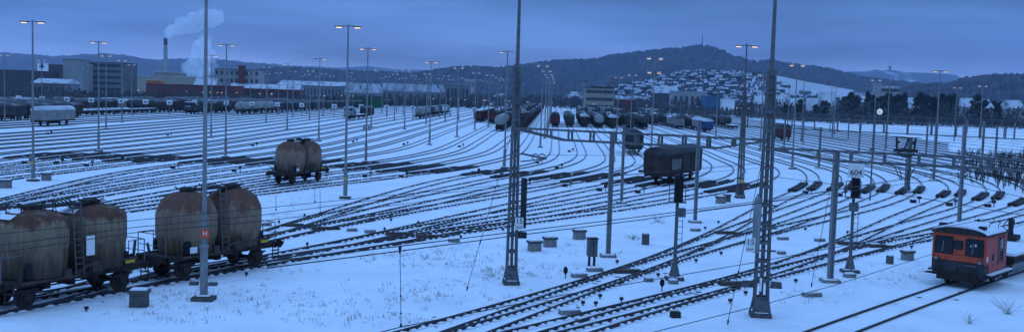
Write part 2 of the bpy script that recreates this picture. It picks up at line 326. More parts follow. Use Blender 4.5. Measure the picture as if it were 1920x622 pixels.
T['10']=[(1318,303),(1325,309),(1327,315.3),(1312,327.9),(1290,335),(1260,341.5),(1225,348.5),(1148,363.8),(1052,383),(977,394.5),(952,399.6),(880,412),(820,422),(760,433),(700,449),(640,461.5),(554,477.5),(480,490.5),(320,520.5),(260,532.5),(187,547.5),(126,559),(0,582.5),(-100,600.5)]
T['11']=[(1351,300),(1376,308.6),(1388,317),(1387,325),(1375,333),(1356,341),(1320,349),(1283,355.5),(1148,380.8),(1084,394),(1030,403.5),(977,410.5),(952,416),(880,428),(800,442),(720,457),(640,470),(554,483.5),(480,495),(320,521.5),(260,533),(187,548),(126,559.5),(0,583),(-100,601)]
T['12']=[(1410,302),(1440,312),(1452,321),(1450,331),(1436,339),(1410,347.5),(1375,356),(1340.8,363),(1252,377.6),(1148,395.6),(1075,404.5),(1030,411),(977,418.5),(952,422),(880,432),(800,444.5),(720,458.5),(640,471),(554,484),(480,495.5),(320,522),(260,533.5),(187,548.5),(126,560),(0,583.5),(-100,601.5)]
T['13']=[(1450,300),(1497,313.4),(1517,323),(1526,334),(1524,344),(1515,353),(1500,361),(1480,368),(1457.5,377),(1400,411),(1336,446),(1290,467),(1230,492.4),(1200,503.4),(1100,537.7),(1040,554.5),(960,578.7),(866,605.6),(740,640),(600,680)]
T['14']=[(1500,302),(1548,314.8),(1575,323),(1589.6,332.7),(1591,342),(1585,351),(1573,359),(1557.6,365.6),(1508,384),(1474.3,396),(1400,423),(1365,437),(1336,450),(1290,469),(1230,493),(1200,503.8),(1100,538),(1040,555),(960,579),(866,605.8),(740,640),(600,680)]
T['15']=[(1570,309),(1614.5,320.5),(1636.7,328.8),(1650,338),(1653,347),(1645,356),(1632.8,363.6),(1607.7,374),(1557.6,393),(1519,408),(1496.8,416),(1442.8,434),(1400,446),(1365,455),(1333.6,463.7),(1270.6,482),(1200,504.5),(1100,541),(1040,566),(960,594),(880,622),(800,655)]
T['16']=[(1600,306),(1657.9,318),(1696.5,329.2),(1715.7,341),(1718,350.6),(1711,359.5),(1698,367.5),(1675,377),(1645,387.5),(1593.6,401),(1557.6,409),(1496.8,422),(1442.8,436),(1400,447),(1365,455.5),(1333.6,464),(1270.6,482.5),(1200,505),(1100,541.5),(1040,566.5),(960,594.3),(880,622),(800,655)]
T['17']=[(1690,317),(1735,326.9),(1767,337),(1789,347.5),(1795,357.8),(1788,366),(1774.6,374.2),(1756.8,381.5),(1705,400),(1682.5,410.5),(1660,421),(1625,438),(1596,452.4),(1566.6,465),(1508,488),(1440.5,513),(1400,524.5),(1240,565.5),(1140,591),(1052,612),(940,640),(800,677)]
T['18']=[(1740,318),(1783,326.3),(1826.6,336),(1856.5,348),(1866,360),(1860,370),(1843,379.4),(1804,393.3),(1750,409.3),(1691.5,426),(1660,435.5),(1625,446),(1596,455.4),(1566.6,466),(1508,488.5),(1440.5,513.5),(1400,525),(1240,566),(1140,591.5),(1052,612.5),(940,640),(800,677)]
T['19']=[(1850,327),(1900,341),(1932,355),(1944,368),(1936,380),(1918,388),(1900.9,393),(1828.8,413.4),(1804,420.5),(1754.5,434.5),(1700.5,450),(1660,461),(1625,468),(1593.6,474.5),(1555.3,485.5),(1496.8,501.5),(1440.5,517),(1400,528),(1260,563.5),(1140,603.8),(1052,629),(960,656),(860,690)]
T['20']=[(2000,395),(1920,412.5),(1862.6,423.6),(1804,434.5),(1750,444),(1700.5,453.5),(1660,462.5),(1625,470),(1593.6,476),(1555.3,486.5),(1496.8,502),(1440.5,517.5),(1400,528.5),(1260,564),(1140,604.2),(1052,629.5),(960,656.5),(860,690)]
T['siding']=[(1980,478),(1920,498),(1850,520),(1783,541.5),(1690,575),(1600,607.7),(1500,645),(1380,692)]

Y0 = {'m8': -70.6, 'm7': -65.5, 'm6': -58.5, 'm5': -53, 'm4': -48, 'm3': -42.2, 'm2': -37.6, 'm1': -32, '0': -26, '1': -19.5, '2': -14, '3': -8.8, '4': -4.8,
      '5': .4, '6': 5, '7': 9.8, '8': 14, '9': 18.7, '10': 23.4, '11': 28, '12': 32.4, '13': 37, '14': 41.3, '15': 45.7, '16': 50, '17': 54, '18': 58.2, '19': 62.4, '20': 67}
def catmull(P, step):
    out = []; P = [P[0]] + P + [P[-1]]
    for i in range(1, len(P) - 2):
        p0, p1, p2, p3 = P[i - 1], P[i], P[i + 1], P[i + 2]
        n = max(1, int(math.dist(p1, p2) / step))
        for k in range(n):
            t_ = k / n
            out.append(tuple(0.5 * ((2 * p1[a]) + (-p0[a] + p2[a]) * t_ + (2 * p0[a] - 5 * p1[a] + 4 * p2[a] - p3[a]) * t_ ** 2 + (-p0[a] + 3 * p1[a] - 3 * p2[a] + p3[a]) * t_ ** 3) for a in (0, 1)))
    out.append(P[-2]); return out
def resample(P, step):
    out = [P[0]]; acc = 0
    for a, b in zip(P[:-1], P[1:]):
        d = math.dist(a, b)
        while acc + d >= step:
            t_ = (step - acc) / d; a = (a[0] + (b[0] - a[0]) * t_, a[1] + (b[1] - a[1]) * t_); out.append(a); d = math.dist(a, b); acc = 0
        acc += d
    return out
def smooth(P, win, it=2):
    for _ in range(it):
        Q = []
        for i in range(len(P)):
            k = min(win, i, len(P) - 1 - i); seg = P[i - k:i + k + 1]
            Q.append((sum(p[0] for p in seg) / len(seg), sum(p[1] for p in seg) / len(seg)))
        P = Q
    return P
PATH = {}
for k, pts in T.items():
    W_ = [G(*p) for p in pts]
    if k in Y0:
        ytop = W_[0][1] if k != '20' else 190
        if k == '20': W_ = [yx(67, 190), yx(66.5, 165), (69, 140), (66, 122), (60, 107)] + W_[1:]
        elif k == 'm8': W_ = [yx(-70.6, 334)] + W_[1:]
        far = [yx(Y0[k], y) for y in (1000, 700, 500, 400, 350, 300, 250, 225, 200, 180) if y > ytop + 12]
        W_ = far + W_
    P = resample(catmull(W_, 0.5), 0.6)
    PATH[k] = smooth(P, 12, 2)
# tracks beyond the traced ones: parallel to their neighbour on the left, straight on the right
for i in range(1, 7):
    base = PATH['m8']; PATH['l%d' % i] = [(x - 5.4 * i + (0.5 * i if y < 130 else 0) * max(0, min(1, (170 - y) / 60)), y + 1.0 * i) for x, y in base]
for i, x0 in enumerate([-108.5, -114, -119.5, -127, -133]): PATH['r%d' % i] = resample([yx(x0, 1000), yx(x0 + 1, 150)], 2)
for i, x0 in enumerate([71.5, 76, 80.5, 85, 90, 95, 100, 105]): PATH['s%d' % i] = resample([yx(x0, 900), yx(x0, 40)], 1.2)
PATH['s0'] = [p for p in PATH['s0'] if p[1] > 120]
def normals(P):
    out = []
    for i in range(len(P)):
        a = P[max(0, i - 1)]; b = P[min(len(P) - 1, i + 1)]; d = math.dist(a, b) or 1
        out.append(((b[1] - a[1]) / d, -(b[0] - a[0]) / d))
    return out
def visible(x, y): return -60 < y and y > 4
zi = 0
def thin(P):
    """drop points far from the camera: fewer vertices where nothing is seen"""
    out = []; last = None
    for p in P:
        s_ = 0.6 if p[1] < 130 else 1.8 if p[1] < 220 else 10
        if last is None or math.dist(p, last) >= s_ - 0.01: out.append(p); last = p
    if out[-1] != P[-1]: out.append(P[-1])
    return out
def rail_mb(P, Nn, off, wdt, h, z):
    mb = MB(); v = []
    for (x, y), (nx, ny) in zip(P, Nn):
        for a, zz in ((-wdt / 2, 0), (-wdt / 2, h), (wdt / 2, h), (wdt / 2, 0)): v.append((x + nx * (off + a), y + ny * (off + a), z + zz))
    f = []
    for i in range(len(P) - 1):
        for a in range(3): f.append((4 * i + a, 4 * i + a + 1, 4 * i + a + 5, 4 * i + a + 4))
    mb.add(v, f); return mb
def make_track(key, P):
    global zi; zi += 1; z = 0.0007 * zi
    P = thin(P); Nn = normals(P)
    root = bpy.data.objects.new('railway_track', None); C.objects.link(root); tag(root, kind='structure')
    # dark strip of ballast beside the rails
    mb = MB()
    bw = 0.05 if key == 'siding' else 0.045
    for s_ in (-1, 1):
        v = []
        for (x, y), (nx, ny) in zip(P, Nn):
            for a in (-bw, bw): v.append((x + nx * (s_ * 0.75 + a), y + ny * (s_ * 0.75 + a), 0.012 + z))
        mb.add(v, [(2 * i, 2 * i + 1, 2 * i + 3, 2 * i + 2) for i in range(len(P) - 1)])
    mb.build('ballast_strip', ballast, root)
    rh = 0.075 if key == 'siding' else 0.13
    for s_ in (-1, 1): rail_mb(P, Nn, s_ * 0.75, 0.08, rh, 0.0 + z).build('rail', railm, root)
    if key[0] in 'lmr' or (key[0] == 's' and key != 'siding'):
        mb = MB(); v = []
        for (x, y), (nx, ny) in zip(P, Nn):
            for a in (-0.6, 0.6): v.append((x + nx * a, y + ny * a, 0.02 + z))
        mb.add(v, [(2 * i, 2 * i + 1, 2 * i + 3, 2 * i + 2) for i in range(len(P) - 1)]); mb.build('trackbed', snow_thin, root)
    # snow banked against the rails over every sleeper end
    rnd = random.Random(zi); mb = MB()
    for i, ((x, y), (nx, ny)) in enumerate(zip(P, Nn)):
        if y > 125 or y < 15 or key == 'siding' or rnd.random() < 0.15: continue
        tx, ty = -ny, nx
        for s_ in (-1, 1):
            for q in (-1, 1):
                r0 = s_ * 0.75 + q * 0.05; r1 = s_ * 0.75 + q * rnd.uniform(0.16, 0.26); hl = rnd.uniform(0.13, 0.24); hh = rnd.uniform(0.03, 0.10)
                A = [(x + nx * r + tx * t_, y + ny * r + ty * t_, zz) for r, t_, zz in ((r0, -hl, 0.01), (r0, hl, 0.01), (r1, hl * 0.8, 0.012), (r1, -hl * 0.8, 0.012), (r0, -hl * 0.45, hh + z), (r0, hl * 0.45, hh + z))]
                mb.add(A, [(0, 3, 4), (1, 5, 2), (3, 2, 5, 4), (0, 4, 5, 1)])
    if mb.v: mb.build('snow_on_sleepers', snow_top, root)
    return root
for k, P in PATH.items(): make_track(k, P)
# ballast and dirt showing through the snow around the nearer tracks
rnd = random.Random(99); mb = MB()
for key, P in PATH.items():
    for i in range(0, len(P), 2):
        x, y = P[i]
        if y > 150 or y < 20 or rnd.random() > (0.30 if y < 90 else 0.2): continue
        a0 = rnd.uniform(0, 6.28); o_ = rnd.choice((rnd.uniform(-0.6, 0.6), rnd.uniform(-1.7, 1.7))); c_ = (x + o_, y + rnd.uniform(-1.0, 1.0)); r_ = rnd.uniform(0.03, 0.16)
        mb.add([(c_[0] + r_ * rnd.uniform(.5, 1.8) * math.cos(a0 + k * 1.05), c_[1] + r_ * rnd.uniform(.5, 1.2) * math.sin(a0 + k * 1.05), 0.05 if abs(o_) < 0.6 and key[0] in 'lmr' else 0.018) for k in range(6)], [tuple(range(6))])
tag(mb.build('bare_ballast', ballast), 'specks of ballast and dirt showing through the snow along the tracks', 'ballast', None, 'stuff')
def nearest(key, px, py):
    x, y = G(px, py); P = PATH[key]; i = min(range(len(P)), key=lambda i: math.dist(P[i], (x, y))); return i
def arc(P, i, dist):
    """walk `dist` metres along the path from index i (positive: towards its near end)"""
    s_ = 1 if dist > 0 else -1; d = 0
    while 0 <= i + s_ < len(P) and d < abs(dist): d += math.dist(P[i], P[i + s_]); i += s_
    return i
def at_Y(key, Y):
    P = PATH[key]; i = min(range(len(P)), key=lambda i: abs(P[i][1] - Y)); return P[i]
def head(P, i, span=4):
    a = P[max(0, i - span)]; b = P[min(len(P) - 1, i + span)]; return math.atan2(a[1] - b[1], a[0] - b[0])   # pointing to the far end
def RZ(key): return 0.132

# rail brakes: two long dark beams beside the rails
ORD = ['first', 'second', 'third', 'fourth', 'fifth', 'sixth', 'seventh', 'eighth', 'ninth', 'tenth', 'eleventh', 'twelfth', 'thirteenth', 'fourteenth', 'fifteenth', 'sixteenth', 'seventeenth', 'eighteenth', 'nineteenth']
for tens_, tenth_ in (('twenty', 'twentieth'), ('thirty', 'thirtieth'), ('forty', 'fortieth'), ('fifty', 'fiftieth'), ('sixty', 'sixtieth')): ORD += [tenth_] + [tens_ + '-' + ORD[i] for i in range(9)]
def brake(key, p0, p1, label, curved=False):
    P = PATH[key]; i0 = nearest(key, *p0); i1 = nearest(key, *p1)
    if i0 > i1: i0, i1 = i1, i0
    S = P[i0:i1 + 1]; c = S[len(S) // 2]
    root = thing('rail_brake', label, 'rail brake', (c[0], c[1], 0), 0, 'rail brakes on the yard tracks')
    S = [(x - c[0], y - c[1]) for x, y in S]; Nn = normals(S); rnd = random.Random(i0)
    sh = 5
    for s_ in (-1, 1):
        mb = MB()
        SS = S[sh:] if s_ == 1 else S[:-sh] if len(S) > 3 * sh else S
        NN = Nn[sh:] if s_ == 1 else Nn[:-sh]
        for off, wd, h in ((-0.26, 0.36, 0.27), (0.26, 0.36, 0.27)) if curved else ((-0.24, 0.28, 0.19), (0.24, 0.28, 0.21)):
            m2 = rail_mb(SS, NN, s_ * 0.75 + off, wd, h, 0.02); mb.add(m2.v, m2.f)
        for j in range(0, 0 if curved else len(SS), 3):
            x, y = SS[j]; nx, ny = NN[j]; ang = math.atan2(ny, nx)
            mb.box((x + nx * s_ * 0.75, y + ny * s_ * 0.75, 0.10), (0.95, 0.2, 0.14), 0, Matrix.Rotation(ang, 3, 'Z'))
        for q in (0, -1):
            x, y = SS[q]; nx, ny = NN[q]; ang = math.atan2(ny, nx)
            mb.box((x + nx * s_ * 0.75, y + ny * s_ * 0.75, 0.11), (0.7, 0.5, 0.2), 0, Matrix.Rotation(ang, 3, 'Z'))
        mb.build('brake_beam', dark, root)
    mb = MB()
    for j in range(0, len(S), 2):
        if rnd.random() < (0.1 if curved else 0.5):
            x, y = S[j]; nx, ny = Nn[j]; ang = math.atan2(ny, nx); o_ = rnd.choice((-1, 1)) * 0.75 + rnd.choice((-.25, .25))
            mb.box((x + nx * o_, y + ny * o_, 0.215), (0.2, rnd.uniform(0.3, 0.9), 0.03), 0, Matrix.Rotation(ang, 3, 'Z'), 0.8)
    if mb.v: mb.build('snow_patch', snow_top, root)['kind'] = 'stuff'
    return root
BR = [('m8', (25, 298), (130, 287)), ('m7', (87, 300), (190, 287.5)), ('m6', (150, 301), (252, 290)), ('m5', (212, 304.5), (310, 292)), ('m4', (264, 306), (370, 294)), ('m3', (349, 307), (457, 296)), ('m2', (407, 310), (504, 298)),
      ('m1', (473, 311), (567, 299)), ('0', (535, 315), (632, 301)), ('1', (600, 317), (698, 305.7)), ('2', (660, 321), (763, 307)), ('3', (724, 324), (819, 310)), ('4', (786, 327), (879, 313)), ('5', (872, 330), (946, 320)), ('6', (933, 335), (1012, 322)),
      ('7', (1005, 338), (1092, 324)), ('8', (1069, 343), (1158, 325)), ('9', (1146, 347), (1228, 331)), ('10', (1212, 351), (1292, 335)), ('11', (1283, 355), (1364, 339)), ('12', (1340, 363), (1424, 344))]
for i, (k, a, b) in enumerate(BR): brake(k, a, b, 'long black rail brake, %s from the left in the row across the yard' % ORD[i])
BR2 = [('13', (1500, 361), (1526, 343)), ('14', (1572, 359), (1591, 343)), ('15', (1631, 364), (1653, 348)), ('16', (1701, 366), (1718, 352)), ('17', (1778, 372), (1795, 358)), ('18', (1847, 378), (1866, 362)), ('19', (1916, 388), (1940, 372))]
for i, (k, a, b) in enumerate(BR2): brake(k, a, b, 'short black rail brake on a right-hand curve, %s from the left' % ORD[i], True)


# ------------------------------------------------------------------ railway vehicles (x along the track, z = 0 on the rail)
rust_top = mat('rust_stained_silo_top', (0.17, 0.065, 0.04), 0.8, (0.11, 0.05, 0.035), 1.1, 0.35, 0.65)
silo_low = mat('grimy_silo_base', (0.09, 0.065, 0.048), 0.85, (0.045, 0.03, 0.024), 1.5, 0.35, 0.65)
silo_y = silo_coat('yellowed_silo_paint', [(0.0, (0.05, 0.036, 0.026)), (0.25, (0.09, 0.06, 0.038)), (0.42, (0.18, 0.125, 0.08)), (0.72, (0.25, 0.175, 0.11)), (0.80, (0.12, 0.05, 0.03)), (0.9, (0.10, 0.045, 0.03)), (1.0, (0.20, 0.15, 0.10))], 8)
def wheel_parts(root, xs, m=None, n=16):
    m = m or frame_m
    for x in xs:
        ax = MB(); ax.cyl((x, -0.68, 0.47), (x, 0.68, 0.47), 0.09, n=8)
        for s in (-1, 1):
            ax.box((x, s * 0.98, 0.5), (0.34, 0.16, 0.3)); ax.box((x, s * 0.98, 0.78), (1.0, 0.1, 0.07)); ax.box((x, s * 0.98, 0.7), (0.7, 0.1, 0.07))
            ax.bar((x - 0.32, s * 0.98, 0.3), (x - 0.16, s * 0.98, 1.0), 0.06); ax.bar((x + 0.32, s * 0.98, 0.3), (x + 0.16, s * 0.98, 1.0), 0.06)
        ax.build('axle', m, root)
        for s in (-1, 1):
            wh = MB(); wh.lathe([(0.12, -0.07), (0.47, -0.065), (0.5, -0.05), (0.47, 0.06), (0.4, 0.065), (0.12, 0.07)], (0, 0, 0), n)
            for k, p in enumerate(wh.v): wh.v[k] = (x + p[0], s * 0.76 + p[2], 0.47 + p[1])
            wh.build('wheel', m, root)
def buffers(root, xe, z=1.05):
    for sx in (-1, 1):
        for s in (-1, 1):
            b = MB(); b.cyl((sx * (xe - 0.55), s * 0.875, z), (sx * (xe - 0.04), s * 0.875, z), 0.1, 0.08, 8); b.cyl((sx * (xe - 0.05), s * 0.875, z), (sx * xe, s * 0.875, z), 0.23, 0.23, 14)
            b.build('buffer', frame_m, root)
        h = MB(); h.bar((sx * (xe - 0.6), 0, z), (sx * (xe - 0.25), 0, z), 0.08); h.bar((sx * (xe - 0.27), 0, z + 0.03), (sx * (xe - 0.22), 0, z - 0.35), 0.06)
        h.bar((sx * (xe - 0.5), 0.3, z - 0.1), (sx * (xe - 0.35), 0.32, z - 0.55), 0.05); h.build('coupling', frame_m, root)
def underframe(L_, mb, zt=1.2, wd=2.4):
    for s in (-1, 1): mb.box((0, s * wd / 2, zt - 0.13), (L_, 0.1, 0.26))
    mb.box((0, 0, zt - 0.06), (L_ - 0.1, wd - 0.15, 0.08))
    for s in (-1, 1): mb.box((s * (L_ / 2 - 0.05), 0, zt - 0.15), (0.12, wd + 0.1, 0.32))
def make_silo(variant):
    root = thing('silo_wagon', 'silo wagon', 'silo wagon')
    u = MB(); underframe(7.2, u, 1.2, 2.1)
    for x in (-1.2, 0, 1.2): u.box((x, 0, 0.8), (0.3, 1.3, 0.35))
    u.cyl((-1.9, 0.2, 0.62), (-0.9, 0.2, 0.62), 0.24, n=10); u.bar((-2.6, -0.5, 0.5), (2.6, -0.5, 0.5), 0.06); u.bar((-2.6, 0.5, 0.5), (2.6, 0.5, 0.5), 0.06)
    u.build('underframe', frame_m, root)
    wheel_parts(root, (-2.35, 2.35)); buffers(root, 4.02)
    for sx in (-1, 1):
        b = MB()
        if variant == 1:
            b.lathe([(1.34, 1.22), (1.38, 1.75)], (sx * 1.49, 0, 0), 26, 0)
            b.lathe([(1.38, 1.75), (1.47, 2.05), (1.475, 3.0)], (sx * 1.49, 0, 0), 26, 0)
            b.lathe([(1.475, 3.0), (1.43, 3.25), (1.20, 3.75), (0.75, 4.06), (0.3, 4.16)], (sx * 1.49, 0, 0), 26, 0)
        else:
            b.lathe([(1.40, 1.22), (1.44, 2.32)], (sx * 1.49, 0, 0), 26, 0)
            b.lathe([(1.44, 2.32), (1.48, 2.4), (1.48, 3.4)], (sx * 1.49, 0, 0), 26, 0)
            b.lathe([(1.48, 3.4), (1.42, 3.58), (0.95, 3.86), (0.3, 4.0)], (sx * 1.49, 0, 0), 26, 0)
        so_ = b.build('silo', [silo_m if variant == 1 else silo_y, rust_top, silo_low], root)
        h = MB(); zt = 4.14 if variant == 1 else 3.96
        h.lathe([(0.36, 0), (0.36, 0.16), (0.28, 0.22), (0.05, 0.24)], (sx * 1.49, 0, zt), 14)
        for k in range(6):
            a = k * 1.047; h.bar((sx * 1.49 + 0.3 * math.cos(a), 0.3 * math.sin(a), zt + 0.1), (sx * 1.49 + 0.62 * math.cos(a), 0.62 * math.sin(a), zt + 0.2), 0.05)
        h.build('hatch', dark, so_)
        for sy in (-1, 1):   # arched opening in the skirt, its dark inside drawn as a black patch
            a_ = MB()
            pl = [(sx * 2.3 + 0.26 * math.cos(t), 1.62 + 0.26 * math.sin(t)) for t in [k * math.pi / 8 for k in range(9)]] + [(sx * 2.3 - 0.26, 1.25), (sx * 2.3 + 0.26, 1.25)]
            a_.prism(pl, sy * 1.02, sy * 1.18, 0, 'Y'); a_.build('opening_shade', black_m, so_)
        if variant == 2:
            s_ = MB(); pts = []
            for i in range(9):
                t = math.pi * 0.62 + i * 0.16; pts.append((t,))
            P = []; fs = []
            for i in range(10):
                t = math.pi * 0.75 + i * 0.13
                for r, z in ((0.55, 3.955), (1.42, 3.655)): P.append((sx * 1.49 + r * math.cos(t), r * math.sin(t), z + 0.03))
            s_.add(P, [(2 * i, 2 * i + 1, 2 * i + 3, 2 * i + 2) for i in range(9)]); s_.build('snow_cap', snow_top, so_)
    wk = MB(); zt = 4.2 if variant == 1 else 4.02
    wk.box((0, 0, zt), (3.0, 0.6, 0.05))
    for s in (-1, 1):
        wk.bar((-1.6, s * 0.3, zt + 0.02), (1.6, s * 0.3, zt + 0.02), 0.05)
    if variant == 2:
        for x in (-2.6, -1.0, 1.0):
            wk.tube([(x - 0.35, -0.45, zt - 0.1), (x - 0.32, -0.45, zt + 0.28), (x + 0.32, -0.45, zt + 0.28), (x + 0.35, -0.45, zt - 0.1)], 0.025)
    for k in range(5): wk.bar((-0.5 + 0.2 * k, -0.5, zt + 0.05), (-0.4 + 0.23 * k, 0.4, zt + 0.22), 0.05)
    wk.build('walkway', dark, root)
    for sy in (-1, 1):
        l = MB(); x0 = 0.02
        for s in (-1, 1): l.bar((x0 + s * 0.2, sy * 1.15, 1.1), (x0 + s * 0.2, sy * 0.9, zt + 0.1), 0.045)
        for k in range(11): z = 1.3 + k * 0.27; l.bar((x0 - 0.2, sy * (1.15 - 0.25 * (z - 1.1) / 3), z), (x0 + 0.2, sy * (1.15 - 0.25 * (z - 1.1) / 3), z), 0.03)
        l.build('ladder', galv_d, root)
        pl = MB(); pl.box((x0 + 0.35 if variant == 2 else -2.2, sy * 1.36, 2.35 if variant == 2 else 1.45), (0.42, 0.02, 0.85 if variant == 2 else 0.3)); pl.build('data_plate', white_m, root)
        p2 = MB(); p2.box((2.5, sy * 1.30, 1.42), (0.5, 0.02, 0.22)); p2.build('hazard_plate', yellow_m, root)
        sk = MB()   # pipes, valves and braces below the tanks
        for x in (-2.8, -2.0, -0.9, 0.9, 2.0, 2.8): sk.bar((x, sy * 1.1, 1.1), (x, sy * 1.28, 2.3 if variant == 2 else 1.6), 0.09)
        sk.tube([(-2.9, sy * 1.3, 1.12), (-0.3, sy * 1.34, 1.12), (0.2, sy * 1.34, 1.5), (2.9, sy * 1.3, 1.5)], 0.06); sk.box((0.75, sy * 1.25, 1.4), (0.5, 0.25, 0.5)); sk.box((-0.75, sy * 1.25, 1.3), (0.35, 0.25, 0.35))
        sk.build('pipework', silo_low, root)
    for sx in (-1, 1):
        r = MB(); xx = sx * 3.55
        for y in (-1.0, 1.0): r.bar((xx, y, 1.2), (xx, y, 2.25), 0.035)
        r.bar((xx, -1.0, 2.25), (xx, 1.0, 2.25), 0.035); r.bar((xx, -1.0, 1.7), (xx, 1.0, 1.7), 0.03)
        for y in (-1.0, 1.0): r.bar((xx, y, 2.25), (xx - sx * 0.9, y * 1.02, 2.25), 0.035); r.bar((xx - sx * .9, y * 1.02, 2.25), (xx - sx * 0.9, y * 1.02, 1.2), 0.03)
        r.build('handrail', galv_d, root)
        for y in (-1.25, 1.25):
            st = MB()
            st.bar((xx, y, 1.1), (xx, y, 0.45), 0.04); st.bar((xx - sx * 0.4, y, 1.1), (xx - sx * 0.4, y, 0.45), 0.04); st.box((xx - sx * 0.2, y, 0.47), (0.45, 0.2, 0.03)); st.box((xx - sx * 0.2, y, 0.8), (0.45, 0.2, 0.03)); st.build('step', frame_m, root)
    return root
def roof_poly(w2, zs, zr, n=10):
    return [(w2 * math.cos(math.pi * k / n), zs + (zr - zs) * math.sin(math.pi * k / n)) for k in range(n + 1)]
def make_covered(body_m, roofm, L_=13.0, near=True, graffiti=False, name='covered_wagon'):
    root = thing(name, 'covered wagon', 'covered wagon')
    u = MB(); underframe(L_, u, 1.2, 2.5)
    for x in (-1.6, 0, 1.4): u.box((x, 0, 0.75), (0.6, 1.2, 0.4))
    u.bar((-4.2, 1.15, 0.6), (4.2, 1.15, 0.6), 0.07); u.bar((-4.2, -1.15, 0.6), (4.2, -1.15, 0.6), 0.07)
    u.build('underframe', frame_m, root); wheel_parts(root, (-4.0, 4.0), n=12); buffers(root, L_ / 2 + 0.6)
    b = MB(); b.box((0, 0, 2.25), (L_, 2.7, 2.1))
    poly = roof_poly(1.35, 3.3, 4.08); b.prism(poly, -L_ / 2 + 0.01, L_ / 2 - 0.01, 0)
    for s in (-1, 1):
        k = -L_ / 2 + 0.05
        while k < L_ / 2: b.box((k, s * 1.39, 2.25), (0.09, 0.09, 2.1)); k += 1.07
        for y in (-1.3, -0.45, 0.45, 1.3): b.box((s * (L_ / 2 + 0.04), y, 2.35), (0.09, 0.1, 2.3))
        for s2 in (-1, 1): b.bar((s * (L_ / 2 + 0.02), s2 * 1.3, 1.25), (s * (L_ / 2 + 0.02), s2 * 0.45, 3.5), 0.07)
    b.build('body', body_m, root)
    for s in (-1, 1):
        d = MB(); d.box((0.0, s * 1.42, 2.2), (2.4, 0.06, 1.95)); d.bar((-1.2, s * 1.46, 1.3), (1.2, s * 1.46, 3.1), 0.05)
        dd = d.build('door', body_m, root); h = MB(); h.bar((-1.0, s * 1.47, 2.0), (-1.0, s * 1.47, 2.5), 0.05); h.build('handle', dark, dd)
        pl = MB(); pl.box((-3.6, s * 1.41, 1.7), (0.6, 0.02, 0.35)); pl.build('label_plate', lgrey_m, root)
    r = MB(); poly = roof_poly(1.45, 3.26, 4.15, 12); r.prism(poly, -L_ / 2 - 0.12, L_ / 2 + 0.12, 0); r.build('roof', roofm, root)
    if graffiti:
        gm = MB(); rnd = random.Random(5)
        x = -4.9
        while x < -1.9:
            pts = []
            for k in range(9):
                t = k / 8 * 2 * math.pi; pts.append((x + 0.34 * math.cos(t) * (0.6 + 0.5 * (k % 3) / 2), -1.455, 2.2 + 0.6 * math.sin(t * 1.5 + x)))
            gm.tube(pts, 0.045, 4); x += 0.55
        gm.build('graffiti', lgrey_m, root)
    return root
def make_tank(m, L_=12.4, snowy=True):
    root = thing('tank_wagon', 'tank wagon', 'tank wagon')
    u = MB(); underframe(L_, u, 1.15, 2.2); u.box((0, 0, 0.75), (1.6, 1.2, 0.4))
    for x in (-4, -1.5, 1.5, 4): u.box((x, 0, 1.35), (0.2, 2.3, 0.5))
    u.build('underframe', frame_m, root); wheel_parts(root, (-4.6, -3.0, 3.0, 4.6), n=12); buffers(root, L_ / 2 + 0.6)
    t_ = MB(); h = L_ / 2 - 0.35
    t_.lathe([(0.3, -h), (0.95, -h + 0.14), (1.3, -h + 0.36), (1.43, -h + 0.7), (1.43, h - 0.7), (1.3, h - 0.36), (0.95, h - 0.14), (0.3, h)], (0, 0, 2.75), 24, 0, 'X')
    for x in (-3.4, 0, 3.4): t_.lathe([(1.45, x - 0.08), (1.47, x), (1.45, x + 0.08)], (0, 0, 2.75), 24, 0, 'X')
    tk = t_.build('tank', m, root)
    d = MB(); d.lathe([(0.4, 0), (0.4, 0.25), (0.3, 0.3)], (0, 0, 4.15), 12); d.box((0, 0, 4.2), (2.6, 0.7, 0.05)); d.build('hatch', dark, tk)
    if snowy:
        s_ = MB(); P = []; ks = [70, 78, 90, 102, 110]
        for x in (-h + 0.8, h - 0.8):
            for a in ks: P.append((x, 1.5 * math.cos(R(a)), 2.75 + 1.5 * math.sin(R(a))))
        s_.add(P, [(i, i + 1, i + 6, i + 5) for i in range(4)]); s_.build('snow_layer', snow_top, tk)
    l = MB()
    for sx in (-1, 1):
        for s in (-1, 1): l.bar((sx * 0.7 - 0.0, s * 1.3, 1.2), (sx * 0.7, s * 0.6, 4.2), 0.05)
    for k in range(8):
        z = 1.4 + k * 0.33; yy = 1.3 - 0.7 * (z - 1.2) / 3
        for s in (-1, 1): l.bar((-0.7, s * yy, z), (0.7, s * yy, z), 0.03)
    l.build('ladder', dark, root)
    for s in (-1, 1):
        pl = MB(); pl.box((s * 1.9, -1.49, 2.75), (0.8, 0.03, 0.5)); pl.build('label_plate', lgrey_m, root)
    return root
